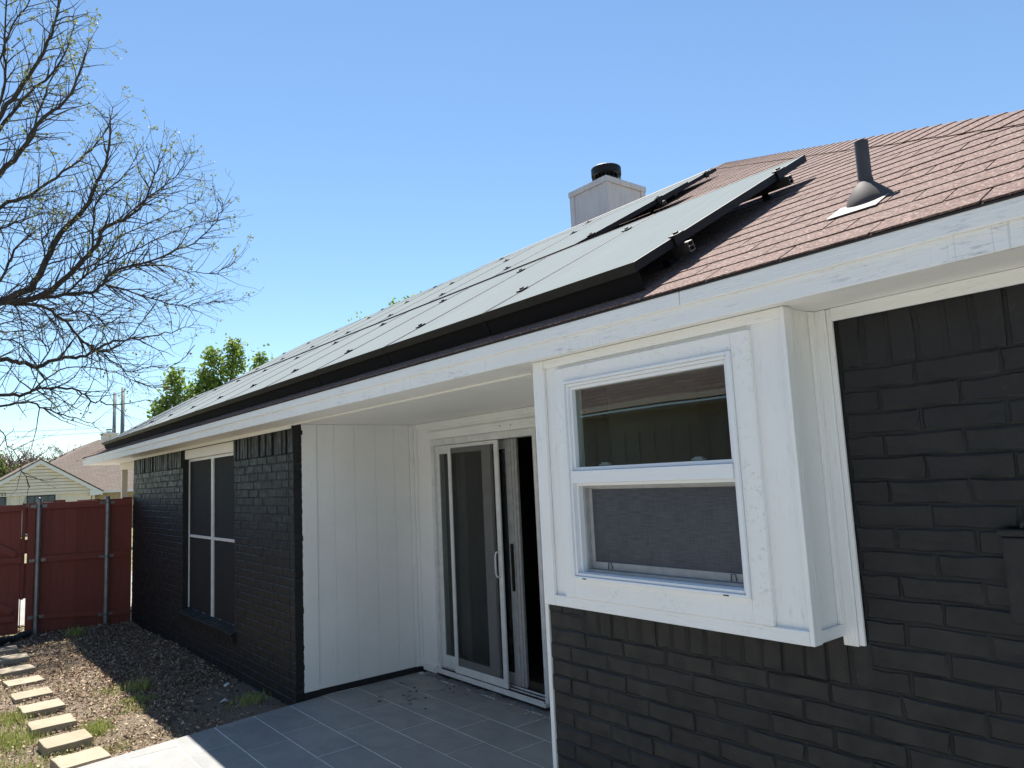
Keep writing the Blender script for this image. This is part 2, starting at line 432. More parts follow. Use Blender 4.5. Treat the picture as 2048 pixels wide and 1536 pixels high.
mm = Mat('driveway concrete', (0.45, 0.43, 0.40), 0.85); mm.color(mm.ramp(mm.noise(1.3, 6, 0.65), [(0.3, (0.22, 0.21, 0.195)), (0.7, (0.31, 0.295, 0.275))])); M['concrete'] = mm.m
mm = Mat('ridge vent black', (0.02, 0.019, 0.019), 0.7); mm.bump(mm.noise(60), 0.3); M['ridge'] = mm.m
mm = Mat('black shade strip', (0.008, 0.007, 0.008), 0.8, 0.15); mm.bump(mm.noise(400, 2), 0.4, 0.002); M['panel_shade'] = mm.m  # even black for the added strip of shade below the lower panels
mm = Mat('black plastic', (0.013, 0.013, 0.014), 0.45); mm.bump(mm.noise(90), 0.2, 0.003); M['plastic'] = mm.m
mm = Mat('pale litter scrap', (0.6, 0.6, 0.58), 0.6); mm.bump(mm.noise(30), 0.2); M['scrap'] = mm.m
mm = Mat('house number metal', (0.02, 0.02, 0.02), 0.5); mm.bump(mm.noise(30), 0.1); M['number'] = mm.m
mm = Mat('lawn ground', (0.16, 0.17, 0.07), 0.95)
mm.color(mm.ramp(mm.noise(1.1, 6, 0.65), [(0.3, (0.13, 0.13, 0.055)), (0.5, (0.19, 0.18, 0.085)), (0.75, (0.26, 0.23, 0.13))])); mm.bump(mm.noise(30, 5), 0.8, 0.03); M['lawn'] = mm.m

# ------------------------------------------------------------------ object helpers
WORLD = {}
def _link(o, parent):
    COL.objects.link(o)
    if parent is not None:
        o.parent = parent
        o.matrix_parent_inverse = Matrix.Translation(-WORLD.get(parent.name, Vector((0, 0, 0))))
    return o
def tag(o, label=None, cat=None, group=None, kind=None):
    if label: o["label"] = label
    if cat: o["category"] = cat
    if group: o["group"] = group
    if kind: o["kind"] = kind
    return o
def empty(name, loc, label=None, cat=None, group=None):
    o = bpy.data.objects.new(name, None)
    o.empty_display_size = 0.2
    o.location = loc
    COL.objects.link(o)
    WORLD[o.name] = Vector(loc)
    return tag(o, label, cat, group)

class MB:
    def __init__(self):
        self.v = []; self.f = []
    def add(self, vs, fs):
        b = len(self.v)
        self.v.extend([tuple(p) for p in vs]); self.f.extend([tuple(b + i for i in q) for q in fs]); return self
    def box(self, x0, x1, y0, y1, z0, z1):
        return self.add([(x0, y0, z0), (x1, y0, z0), (x1, y1, z0), (x0, y1, z0), (x0, y0, z1), (x1, y0, z1), (x1, y1, z1), (x0, y1, z1)],
                        [(0, 3, 2, 1), (4, 5, 6, 7), (0, 1, 5, 4), (1, 2, 6, 5), (2, 3, 7, 6), (3, 0, 4, 7)])
    def obox(self, o, ax, ay, az, x0, x1, y0, y1, z0, z1):
        o, ax, ay, az = map(Vector, (o, ax, ay, az))
        P = [o + ax * x + ay * y + az * z for z in (z0, z1) for (x, y) in ((x0, y0), (x1, y0), (x1, y1), (x0, y1))]
        return self.add(P, [(0, 3, 2, 1), (4, 5, 6, 7), (0, 1, 5, 4), (1, 2, 6, 5), (2, 3, 7, 6), (3, 0, 4, 7)])
    def prism(self, poly, d):
        """poly = 3D polygon, extruded by vector d"""
        n = len(poly); d = Vector(d)
        P = [Vector(p) for p in poly]; Q = [p + d for p in P]
        fs = [tuple(range(n))[::-1], tuple(range(n, 2 * n))]
        for i in range(n):
            j = (i + 1) % n
            fs.append((i, j, n + j, n + i))
        return self.add(P + Q, fs)
    def quad(self, a, b, c, d):
        return self.add([a, b, c, d], [(0, 1, 2, 3)])
    def tube(self, pts, rad, n=8, cap=True):
        pts = [Vector(p) for p in pts]
        m = len(pts)
        if not hasattr(rad, '__len__'): rad = [rad] * m
        ref = None; base = len(self.v)
        for i, p in enumerate(pts):
            t = (pts[min(i + 1, m - 1)] - pts[max(i - 1, 0)])
            if t.length < 1e-9: t = Vector((0, 0, 1))
            t.normalize()
            if ref is None:
                ref = t.orthogonal().normalized()
            else:
                ref = (ref - t * ref.dot(t))
                ref = ref.normalized() if ref.length > 1e-6 else t.orthogonal().normalized()
            b = t.cross(ref)
            for k in range(n):
                a = 2 * math.pi * k / n
                self.v.append(tuple(p + (ref * math.cos(a) + b * math.sin(a)) * rad[i]))
        for i in range(m - 1):
            for k in range(n):
                k2 = (k + 1) % n
                self.f.append((base + i * n + k, base + i * n + k2, base + (i + 1) * n + k2, base + (i + 1) * n + k))
        if cap:
            self.f.append(tuple(base + k for k in range(n))[::-1])
            self.f.append(tuple(base + (m - 1) * n + k for k in range(n)))
        return self
    def lathe(self, o, ax, prof, n=16, caps=True):
        """prof: list of (r, h) along axis ax from o"""
        o = Vector(o); ax = Vector(ax).normalized(); e = ax.orthogonal().normalized(); g = ax.cross(e)
        base = len(self.v); m = len(prof)
        for r, h in prof:
            for k in range(n):
                a = 2 * math.pi * k / n
                self.v.append(tuple(o + ax * h + (e * math.cos(a) + g * math.sin(a)) * r))
        for i in range(m - 1):
            for k in range(n):
                k2 = (k + 1) % n
                self.f.append((base + i * n + k, base + i * n + k2, base + (i + 1) * n + k2, base + (i + 1) * n + k))
        if caps:
            self.f.append(tuple(base + k for k in range(n))[::-1]); self.f.append(tuple(base + (m - 1) * n + k for k in range(n)))
        return self
    def mesh(self, name, mat, smooth=False):
        me = bpy.data.meshes.new(name)
        me.from_pydata(self.v, [], self.f)
        me.materials.append(mat)
        if smooth:
            me.polygons.foreach_set("use_smooth", [True] * len(me.polygons))
        me.update()
        return me
    def build(self, name, mat, parent=None, bevel=0.0, smooth=False, fix=True):
        me = self.mesh(name, M[mat], smooth)
        if fix:
            bm = bmesh.new(); bm.from_mesh(me); bmesh.ops.recalc_face_normals(bm, faces=bm.faces); bm.to_mesh(me); bm.free()
        o = bpy.data.objects.new(name, me)
        _link(o, parent)
        if bevel:
            b = o.modifiers.new("bevel", 'BEVEL'); b.width = bevel; b.segments = 2; b.limit_method = 'ANGLE'
        return o
def inst(name, me, parent, M4):
    o = bpy.data.objects.new(name, me)
    _link(o, parent)
    o.matrix_basis = M4
    return o
def B(name, mat, parent, *b, bevel=0.003):
    m = MB()
    for q in b: m.box(*q)
    return m.build(name, mat, parent, bevel)
def to_px(P):
    d = Vector(P) - Vector((0, 0, H))
    z = d.dot(CF)
    if z < 0.05: return None
    return (1456.34 * d.dot(CR) / z + 1024, 1456.34 * d.dot(CD) / z + 768, z)
# ================================================================== SETTING
PITCH = 0.5625
EU = Vector((0, 1, PITCH)).normalized()
RN = Vector((0, -PITCH, 1)).normalized()
P0 = Vector((0, 2.114, 2.388))
XL, XR = -14.70, 0.355                 # eave corners
HALF = 5.20                          # eave to ridge, horizontal
RIDGE_Z = P0.z + PITCH * HALF
YF, YW, YD = 2.126, 2.413, 3.62       # fascia, brick face, door wall
SOF = 2.262
def rp(x, s, h=0.0):
    return P0 + Vector((x, 0, 0)) + EU * s + RN * h

def ground_z(x, y):
    z = -0.13
    if y > 1.0 and -13 < x < -5.5:
        z += 0.05 * max(0, min(1, (y - 1.2) / 1.2)) * max(0, min(1, (x + 12) / 5.0))
    return z + 0.012 * math.sin(x * 2.1 + y) + 0.010 * math.sin(y * 3.3 - x * 1.3)

# ground: one sheet to the horizon, fine near the yard
xs = sorted(set([-900, -400, -150, -80, -50, -35, -25, -18] + [round(-14 + 0.25 * i, 3) for i in range(37)] + [-4, -2, 0, 2, 5, 10, 20, 40, 100, 300, 900]))
ys = sorted(set([-900, -300, -100, -40, -20, -10, -6] + [round(-4 + 0.25 * i, 3) for i in range(29)] + [4, 6, 9, 14, 25, 50, 120, 350, 900]))
g = MB(); idx = {}
for i, x in enumerate(xs):
    for j, y in enumerate(ys):
        inside = -14 <= x <= -5 and -4 <= y <= 3
        idx[i, j] = len(g.v); g.v.append((x, y, ground_z(x, y) if inside else -0.135))
for i in range(len(xs) - 1):
    for j in range(len(ys) - 1):
        g.f.append((idx[i, j], idx[i + 1, j], idx[i + 1, j + 1], idx[i, j + 1]))
ground = g.build("ground", 'lawn', smooth=True); tag(ground, kind="structure")
# bare soil bed between the house, the fence and the patio
yd = MB(); nx, ny = 66, 40; x0, x1, y0, y1 = -12.12, -5.55, -2.2, 2.60
for i in range(nx + 1):
    for j in range(ny + 1):
        x = x0 + (x1 - x0) * i / nx; y = y0 + (y1 - y0) * j / ny
        yd.v.append((x, y, ground_z(x, y) + 0.008 + rng.uniform(-0.008, 0.010)))
for i in range(nx):
    for j in range(ny):
        a = i * (ny + 1) + j; yd.f.append((a, a + ny + 1, a + ny + 2, a + 1))
yard = yd.build("yard_soil", 'dirt', smooth=True); tag(yard, kind="structure")
alley = MB().box(-19.5, -13.2, -12, 14, -0.30, -0.10).build("driveway", 'concrete'); tag(alley, kind="structure")

# patio: grout bed and every slab a piece
def patio_left(y):           # slightly skewed cut edge
    return -5.945 + (2.342 - y) * (0.229 / 1.514)
pb = MB()
pb.prism([(patio_left(3.66), 3.66, -0.0012), (patio_left(-6.0), -6.0, -0.0012), (6.0, -6.0, -0.0012), (6.0, 3.66, -0.0012)], (0, 0, -0.16))
patio = pb.build("patio", 'grout'); tag(patio, kind="structure")
tile_rows = {  # row index from y=2.342 upward : joint phase (x)
    -1: -3.05, 0: -2.542, 1: -2.72, 2: -2.565, 3: -2.405 - .352}
cand = []
TL, TW, GAP = 0.614, 0.3045, 0.0034
for r in range(-27, 5):
    yb = 2.342 + r * TW * 1.002; yt = yb + TW * 1.002
    ph = tile_rows[r] * 1.75 if r in tile_rows else (-3.05 * 1.75 + (r * 0.37) % 1 * TL)
    if r == 0: ph = -2.542 * 1.75
    k0 = math.floor((-6.2 - ph) / TL) - 1
    for k in range(k0, k0 + 24):
        a = ph + k * TL; b = a + TL
        if a > 5.9: break
        yt2 = min(yt, 3.60)
        la, lb = patio_left(yb), patio_left(yt2)
        al, au = max(a, la), max(a, lb)
        if b < max(la, lb) + 0.03: continue
        if yb > 3.55: continue
        cand.append((al + GAP, au + GAP, min(b, 6.0) - GAP, yb + GAP, yt2 - GAP))
def px_area(P):
    q = to_px(P)
    if q is None: return 0
    u, v, z = q
    if not (-60 < u < 2108 and -60 < v < 1596): return 0
    return 1.0 / z
cand.sort(key=lambda c: -px_area(((c[0] + c[2]) / 2, (c[3] + c[4]) / 2, 0)))
rest = MB()
for i, (al, au, b, yb, yt) in enumerate(cand):
    dz = rng.uniform(-0.0004, 0.0010)
    top = [(al, yb, dz), (b, yb, dz), (b, yt, dz), (au, yt, dz)]
    if i < 150:
        MB().prism(top, (0, 0, -0.012)).build("paving_slab", 'tile', patio)
    else:
        rest.prism(top, (0, 0, -0.012))
tag(rest.build("paving_slabs_far", 'tile', patio), kind="stuff")

# ================================================================== HOUSE
house = empty("house", (-7.0, 2.5, 0.0), "single storey house with black painted brick, white trim and brown shingle roof, beside the patio", "house")

# ---- roof
roof = MB()
hx = HALF
A = Vector((XL, P0.y, P0.z)); Bq = Vector((XR, P0.y, P0.z))
R1 = Vector((XL + hx, P0.y + hx, RIDGE_Z)); R2 = Vector((XR - hx, P0.y + hx, RIDGE_Z))
C1 = Vector((XR, P0.y + 2 * hx, P0.z)); D1 = Vector((XL, P0.y + 2 * hx, P0.z))
roof.add([A, Bq, R2, R1, C1, D1], [(0, 1, 2, 3), (1, 4, 2), (4, 5, 3, 2), (5, 0, 3)])
roof_o = roof.build("roof", 'underlay', house)
EXP, TAB = 0.134, 0.29
def shingle_mesh(w):
    m = MB()
    t0, t1, L = 0.0065, 0.0020, EXP + 0.03
    m.add([(0, 0, 0.0), (w, 0, 0.0), (w, 0, t0), (0, 0, t0), (0, L, 0), (w, L, 0), (w, L, t1), (0, L, t1)],
          [(0, 1, 2, 3), (3, 2, 6, 7), (1, 5, 6, 2), (0, 3, 7, 4)])
    return m
sh_cand = []
ncourse = int(HALF / 0.8716 / EXP) + 1
for k in range(ncourse):
    s = 0.002 + k * EXP
    lim_r = XR - (s + EXP + .03) * 0.8716 + 0.012; lim_l = XL + (s + EXP + .03) * 0.8716 - 0.012
    ph = -0.644 - 0.0 + k * -0.125
    j0 = math.floor((lim_l - ph) / TAB)
    j = j0
    while True:
        a = ph + j * TAB; b = a + TAB - 0.0065
        j += 1
        if a > lim_r: break
        a2, b2 = max(a, lim_l), min(b, lim_r)
        if b2 - a2 < 0.02: continue
        c = rp((a2 + b2) / 2, s + EXP / 2)
        covered = (-12.9 < a2 and b2 < -1.95 and 0.25 < s < 1.55) or (-11.7 < a2 and b2 < -3.9 and 1.95 < s < 3.3)
        q = to_px(c); ar = 0
        if q and not covered and -60 < q[0] < 2108 and -60 < q[1] < 1596: ar = (b2 - a2) * 1 / q[2] ** 2
        sh_cand.append((ar, a2, b2, s))
sh_cand.sort(key=lambda t: -t[0])
ROT_ROOF = Matrix((( 1, 0, 0), (0, EU.y, RN.y), (0, EU.z, RN.z))).to_4x4()
sh_full = shingle_mesh(TAB - 0.0065).mesh("shingle", M['shingle'])
restm = MB()
for i, (ar, a, b, s) in enumerate(sh_cand):
    o = rp(a, s, 0.001 + rng.uniform(0, 0.0015))
    if i < 300:
        me = sh_full if abs((b - a) - (TAB - 0.0065)) < 1e-4 else shingle_mesh(b - a).mesh("shingle", M['shingle'])
        sk = Matrix.Rotation(rng.uniform(-0.004, 0.004), 4, 'Z')
        inst("shingle", me, roof_o, Matrix.Translation(o) @ ROT_ROOF @ sk)
    else:
        t = shingle_mesh(b - a); w = [o + Vector((1, 0, 0)) * p[0] + EU * p[1] + RN * p[2] for p in t.v]
        restm.add(w, t.f)
tag(restm.build("shingles_far", 'shingle', roof_o, fix=False), kind="stuff")
# other slopes: courses as long strips (not in view)
ot = MB()
for k in range(0, ncourse, 1):
    s = k * EXP; y = s * 0.8716; z = P0.z + y * PITCH
    z2 = z + EXP * 0.49
    y2 = y + EXP * 0.8716
    if y2 > HALF: break
    a, b2 = .09, .005
    ot.quad((XR - y + .003, P0.y + y + a, z + b2), (XR - y + .003, C1.y - y, z + b2), (XR - y2, C1.y - y2, z2 + .002), (XR - y2, P0.y + y2 + a, z2 + .002))
    ot.quad((XL + y - .003, P0.y + y + a, z + b2), (XL + y2, P0.y + y2 + a, z2 + .002), (XL + y2, C1.y - y2, z2 + .002), (XL + y - .003, C1.y - y, z + b2))
    ot.quad((XL + y, C1.y - y + .003, z + b2), (XL + y2, C1.y - y2, z2 + .002), (XR - y2, C1.y - y2, z2 + .002), (XR - y, C1.y - y + .003, z + b2))
tag(ot.build("shingles_rear", 'shingle', roof_o, fix=False), kind="stuff")
# hip caps
def hip_caps(corner, dx):
    d = Vector((dx, 1, PITCH)).normalized()
    n1 = RN; n2 = Vector((-dx * -PITCH * -1, 0, 1))
    n2 = Vector((-dx * PITCH, 0, 1)).normalized()
    w1 = n1.cross(d).normalized();  w1 = w1 if w1.x * dx > 0 else -w1         # down the front slope
    w2 = n2.cross(d).normalized();  w2 = w2 if w2.y > 0 else -w2
    up = (n1 + n2).normalized()
    return d, w1, w2, n1, n2, up
for corner, dx in ((Bq, -1), (A, 1)):
    d, w1, w2, n1, n2, up = hip_caps(corner, dx)
    Lh = math.sqrt(HALF ** 2 * 2 + (HALF * PITCH) ** 2)
    nc = int(Lh / 0.138)
    for k in range(nc):
        t0 = k * 0.138 - 0.02; t1 = t0 + 0.19
        W = 0.17 + rng.uniform(-0.008, 0.008)
        lo, hi = 0.0185, 0.0120
        c0 = corner + d * t0; c1 = corner + d * t1
        sw = rng.uniform(-0.006, 0.006)
        P = [c0 + w1 * W + n1 * (lo - .005) + d * sw, c0 + w1 * .03 + n1 * lo, c0 + up * (lo - .0005), c0 + w2 * .03 + n2 * (lo - .002), c0 + w2 * W + n2 * (lo - .008),
             c1 + w1 * W + n1 * (hi - .004), c1 + w1 * .03 + n1 * hi, c1 + up * hi, c1 + w2 * .03 + n2 * hi, c1 + w2 * W + n2 * (hi - .004)]
        m = MB(); m.add(P, [(0, 1, 6, 5), (1, 2, 7, 6), (2, 3, 8, 7), (3, 4, 9, 8)])
        b = len(m.v); Q = [P[0] - n1 * .012, P[1] - n1 * .012, P[2] - up * .012, P[3] - n2 * .012, P[4] - n2 * .012]
        m.v.extend([tuple(q) for q in Q])
        for i in range(4): m.f.append((b + i, b + i + 1, i + 1, i))
        m.build("hip_cap", 'shingle', roof_o)
rv = MB().obox((0, R1.y, RIDGE_Z), (1, 0, 0), (0, 1, -PITCH), (0, 0, 1), R1.x, R2.x - .15, 0, .13, 0.0, .016)
rv.obox((0, R1.y, RIDGE_Z), (1, 0, 0), (0, -1, -PITCH), (0, 0, 1), R1.x, R2.x - .15, 0, .13, 0.0, .016)
rv.build("ridge_vent", 'ridge', roof_o)
# eave metal, fascia
B("drip_edge", 'underlay', roof_o, (XL, XR, P0.y - .006, P0.y + .06, P0.z - .0065, P0.z - .002), bevel=0)
fas = B("fascia", 'fascia', house, (XL + .012, XR - .012, YF, YF + .03, SOF - .004, P0.z - .007))
for fa, fb in ((XL + .012, -9.31), (-9.307, -5.42), (-5.417, -1.632), (-1.629, XR - .012)):
    B("fascia_moulding", 'white_x', house, (fa, fb, YF - .014, YF - .001, P0.z - .060, P0.z - .0068))
B("fascia", 'white_y', house, (XL, XL + .03, YF + .002, C1.y, SOF - .004, P0.z - .016))
B("fascia", 'white_y', house, (XR - .03, XR, YF + .002, C1.y, SOF - .004, P0.z - .016))
so = MB().box(XL + .03, XR - .03, YF + .03, 3.70, SOF, SOF + .015)
so.box(XL + .03, -12.14, 3.70, C1.y, SOF, SOF + .015).box(0.15, XR - .03, 3.70, C1.y, SOF, SOF + .015)
so.build("soffit", 'soffit', house)
B("soffit_batten", 'soffit', house, (-5.99, -2.80, 2.385, 2.425, SOF - .012, SOF - .0005))

# ---- brickwork
BL, BH, PB, PC = 0.2300, 0.0686, 0.236, 0.0745
def brick_mesh(w, h, seed, depth=0.05, amp=0.0028):
    r = random.Random(seed)
    m = MB(); pts = []
    def e(x, z): return (x + r.uniform(-amp, amp), z + r.uniform(-amp, amp))
    hw, hh = w / 2, h / 2
    for x, z in ((-hw, -hh), (-hw * .3, -hh), (hw * .4, -hh), (hw, -hh), (hw, 0), (hw, hh), (hw * .3, hh), (-hw * .4, hh), (-hw, hh), (-hw, 0)):
        pts.append(e(x, z))
    n = len(pts); c = 0.0055
    ins = []
    for x, z in pts:
        k = c * r.uniform(.6, 1.7)
        ins.append((x - math.copysign(k, x) * (1 if abs(x) > hw * .8 else 0), z - math.copysign(k, z) * (1 if abs(z) > hh * .8 else 0)))
    V = [(x, -.001 + r.uniform(-.0012, .0012), z) for x, z in ins] + [(x, .0036, z) for x, z in pts] + [(x, depth, z) for x, z in pts]
    F = [tuple(range(n))]
    for i in range(n):
        j = (i + 1) % n
        F.append((i, n + i, n + j, j)); F.append((n + i, 2 * n + i, 2 * n + j, n + j))
    m.add(V, F)
    return m
VAR = {}
def variants(kind, w, h, depth=.05, n=10, amp=.0028):
    if kind not in VAR:
        VAR[kind] = []
        for i in range(n):
            t = brick_mesh(w, h, hash((kind, i)) % 9999 if False else i * 31 + len(kind) * 7, depth, amp)
            bm = bmesh.new(); me = t.mesh("brick", M['brick']); bm.from_mesh(me); bmesh.ops.recalc_face_normals(bm, faces=bm.faces); bm.to_mesh(me); bm.free()
            VAR[kind].append(me)
    return VAR[kind]
variants('stretch', BL, BH); variants('soldier', 0.070, 0.208, .05, 8, .003); variants('end', 0.10, BH, .078, 5)

brick_list = []     # (area, wall, name, kind, matrix)
def put_brick(wall, name, kind, cx, cz, sx=1.0, sz=1.0, tilt=0.0, y=YW, jit=0.0025):
    V = rng.choice(VAR[kind])
    Mx = Matrix.Translation((cx, y + rng.uniform(-jit, jit), cz)) @ Matrix.Rotation(tilt + rng.uniform(-.0028, .0028), 4, 'Y') @ Matrix.Rotation(rng.uniform(-.012, .012), 4, 'X') @ Matrix.Rotation(rng.uniform(-.008, .008), 4, 'Z') @ Matrix.Diagonal((sx, 1, sz, 1))
    q = to_px((cx, y, cz)); ar = 0
    if q and -40 < q[0] < 2088 and -40 < q[1] < 1576: ar = 1 / q[2] ** 2
    brick_list.append((ar, wall, name, V, Mx))
def course(wall, z, xa, xb, phase, holes=(), half=0):
    """one stretcher course between xa and xb; joints at phase + k*PB"""
    k = math.floor((xa - phase) / PB)
    while True:
        a = phase + k * PB; b = a + PB; k += 1
        if a >= xb - 1e-6: break
        segs = [(max(a, xa), min(b, xb))]
        for (h0, h1, z0, z1) in holes:
            if z + PC > z0 + .02 and z < z1 - .02:
                ns = []
                for (p, q) in segs:
                    if q <= h0 or p >= h1: ns.append((p, q))
                    else:
                        if p < h0: ns.append((p, h0 + PB - BL))
                        if q > h1: ns.append((h1, q))
                segs = ns
        for p, q in segs:
            w = q - p - (PB - BL)
            if w < 0.02: continue
            put_brick(wall, "brick", 'stretch', (p + q - (PB - BL)) / 2, z + PC / 2, w / BL * rng.uniform(.985, 1.01), rng.uniform(.97, 1.03))
# kitchen wall (right)
KX0, KX1 = -2.79, 0.15
kb = MB()
kb.box(KX0 + .004, -2.46, YW + .0042, YW + .16, -.2, SOF - .001); kb.box(-1.36, KX1, YW + .0042, YW + .16, -.2, SOF - .001)
kb.box(-2.46, -1.36, YW + .0042, YW + .16, -.2, 1.24)
kwall = kb.build("brick_wall", 'mortar', house)
ZS = 1.003
for r in range(0, 14):
    z = ZS - PC * (r + 1)
    course(kwall, z, KX0, KX1, -2.542 if r % 2 == 0 else -2.542 - PB * .47 + (PB * .03 if r % 4 == 1 else 0))
for r in range(0, 14):      # beside and below the bay
    z = ZS + PC * r
    ph = -1.21 - (0.0 if r % 2 else PB * .5)
    if r < 3: course(kwall, z, KX0, -2.54, -2.79 + (.1 if r % 2 else 0))
    course(kwall, z, -1.215, KX1, ph)
x = -2.535
while x < -1.23:
    put_brick(kwall, "soldier_brick", 'soldier', x + .0415, ZS + .106, .073 / .070, 1.0, rng.uniform(-.012, .012), jit=.004); x += 0.0835
x = -1.215
while x < KX1:
    put_brick(kwall, "soldier_brick", 'soldier', x + .0415, 2.049 + .105, .072 / .070, 1.0, rng.uniform(-.014, .014), jit=.004); x += 0.0835
# bedroom wall (left)
LX0, LX1 = -12.13, -5.992
WX0, WX1, WZ0, WZ1 = -9.41, -7.51, 0.345, 2.262
lb = MB()
lb.box(LX0, WX0 - .004, YW + .0042, YW + .16, -.3, SOF - .001); lb.box(WX1 + .004, LX1 - .006, YW + .0042, YW + .073, -.3, SOF - .001)
lb.box(WX0 - .004, WX1 + .004, YW + .0042, YW + .16, -.3, WZ0 - .07); lb.box(WX0 - .004, WX1 + .004, YW + .085, YW + .16, 2.10, SOF - .001)
lwall = lb.build("brick_wall", 'mortar', house)
ZL = 2.020
for r in range(0, 32):
    z = ZL - PC * (r + 1)
    hole = [(WX0, WX1, WZ0 - .075, WZ1)]
    course(lwall, z, LX0, LX1 - .10, -7.313 if r % 2 == 0 else -7.313 + PB * .5, hole)
    put_brick(lwall, "brick", 'end', LX1 - .05, z + PC / 2, 1.0 if r % 2 else .98, 1.0, jit=.0015)
for xa, xb in ((LX0, WX0), (WX1, LX1)):
    x = xa + .002
    while x < xb - .03:
        last = x > xb - .10
        put_brick(lwall, "soldier_brick", 'soldier', x + .0375, ZL + .104, (.058 + rng.uniform(0, .010)) / .070, 1.0, rng.uniform(-.055, .035), y=YW - .006, jit=.009); x += 0.0815
# end face of the soldier course at the patio corner
for z0, z1 in ((ZL + .002, ZL + .20),):
    pass
for q in range(3):
    put_brick(lwall, "brick", 'end', LX1 - .05, ZL + PC * (q + .5), 1, 1, y=YW + .004)
# reveal bricks and rowlock sill of the bedroom window
for r in range(0, 24):
    z = ZL - PC * (r + 1)
    if z < WZ0: break
x = WX0 - .02
while x < WX1 + .03:
    m = MB(); w = .066
    m.obox((x, YW - .055, WZ0 - .005), (1, 0, 0), (0, 1, .30), (0, -.30, 1), 0, w, 0, .17, -.10 + rng.uniform(-.004, .004), rng.uniform(-.003, .003))
    m.build("sill_brick", 'brick', lwall, bevel=.006); x += .0755
brick_list.sort(key=lambda t: -t[0])
stuffb = {kwall.name: MB(), lwall.name: MB()}
nb = 0
for ar, wall, name, me, Mx in brick_list:
    if (name == "soldier_brick") or nb < 300:
        inst(name, me, wall, Mx); nb += name == "brick"
    else:
        t = stuffb[wall.name]; vs = [Mx @ v.co for v in me.vertices]; t.add(vs, [tuple(p.vertices) for p in me.polygons])
for wname, t in stuffb.items():
    if t.v: tag(t.build("bricks_far", 'brick', bpy.data.objects[wname], fix=False), kind="stuff")
# paint slop on the patio corner base
B("plinth", 'black_base', house, (-6.012, -6.002, YW + .075, YD, -.2, .052), bevel=0)
bp = MB().box(-6.0, -2.8, YD - .004, YD + .1, -.2, .088)
bp.build("plinth", 'black_base', house)

# ---- shell walls, interior
sh = MB()
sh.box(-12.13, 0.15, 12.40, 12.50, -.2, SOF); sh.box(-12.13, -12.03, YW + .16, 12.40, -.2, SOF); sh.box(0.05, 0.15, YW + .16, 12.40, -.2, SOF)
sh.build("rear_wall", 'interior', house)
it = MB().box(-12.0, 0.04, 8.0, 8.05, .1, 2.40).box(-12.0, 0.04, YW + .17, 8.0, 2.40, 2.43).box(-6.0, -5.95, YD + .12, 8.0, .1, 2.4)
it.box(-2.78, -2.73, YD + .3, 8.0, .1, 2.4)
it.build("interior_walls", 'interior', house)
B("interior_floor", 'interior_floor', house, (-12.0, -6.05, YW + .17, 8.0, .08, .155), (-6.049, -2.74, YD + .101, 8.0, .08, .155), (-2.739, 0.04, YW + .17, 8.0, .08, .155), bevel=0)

# ---- recess: board siding facing the patio, door wall
side = B("siding_wall", 'white_z', house, (-6.04, -6.0052, YW + .074, YD + .10, .052, SOF - .001), bevel=0)
gro = [YW + .074, 2.622, 2.788, 2.985, 3.190, 3.385, 3.545]
for a, b in zip(gro[:-1], gro[1:]):
    first = a == gro[0]
    B("siding_board", 'white_z', side, (-6.0048, -5.990 if first else -6.000, a + (0.0 if first else .002), b - .002, .053, SOF - .002), bevel=.002)
B("corner_strip", 'white_z', side, (-6.0048, -5.985, 3.549, 3.588, .053, SOF - .002))
B("corner_strip", 'white_z', side, (-6.0048, -5.966, 3.590, YD - .001, .053, SOF - .002))
dw = MB().box(-6.0, -5.712, YD, YD + .10, .088, SOF - .001).box(-5.712, -4.222, YD, YD + .10, 2.098, SOF - .001).box(-4.222, -2.80, YD, YD + .10, .088, SOF - .001)
dwo = dw.build("door_wall", 'white_z', house)
B("base_trim", 'white_x', dwo, (-5.965, -5.745, YD - .012, YD - .001, .026, .096))
B("head_casing", 'white_x', dwo, (-5.752, -4.16, YD - .022, YD - .001, 2.100, 2.174))
for x in (-4.655, -4.515):
    B("nail_hole", 'black_base', dwo, (x, x + .009, YD - .0235, YD - .0222, 2.136, 2.146), bevel=0)
B("corner_strip", 'white_x', dwo, (-5.965, -2.81, YD - .016, YD - .001, SOF - .055, SOF - .002))
rw = B("return_wall", 'white_z', house, (-2.79, -2.75, YW + .16, YD, .0, SOF - .001), bevel=0)
B("corner_board", 'white_z', house, (-2.818, -2.792, YW - .004, YW + .09, -.004, SOF - .002))
# frieze boards
B("frieze", 'white_x', house, (-1.2185, KX1, YW - .022, YW - .008, 2.216, SOF - .001))
B("frieze", 'white_x', house, (LX0, LX1, YW - .022, YW - .012, 2.226, SOF - .001))
B("window_header", 'white_x', house, (WX0, WX1, YW + .020, YW + .085, 2.118, 2.2255))

# ---- bedroom window with black solar screens
win = MB().box(WX0, WX0 + .03, YW + .066, YW + .12, WZ0, 2.116).box(WX1 - .03, WX1, YW + .066, YW + .12, WZ0, 2.116)
win.box(WX0 + .03, WX1 - .03, YW + .066, YW + .12, WZ0, WZ0 + .03).box(WX0 + .03, WX1 - .03, YW + .066, YW + .12, 2.086, 2.116)
bw = win.build("window", 'alu', house, .002)
xm = -8.45
B("mullion", 'alu', bw, (xm - .035, xm - .004, YW + .058, YW + .11, WZ0 + .03, 2.086)); B("mullion", 'alu', bw, (xm + .0, xm + .032, YW + .060, YW + .11, WZ0 + .03, 2.086))
for a, b in ((WX0 + .03, xm - .035), (xm + .032, WX1 - .03)):
    B("crossbar", 'alu', bw, (a, b, YW + .062, YW + .09, 1.195, 1.225), bevel=.002)
    for z0, z1 in ((WZ0 + .03, 1.195), (1.225, 2.086)):
        B("screen_panel", 'solar_screen', bw, (a, b, YW + .076, YW + .08, z0, z1), bevel=0)
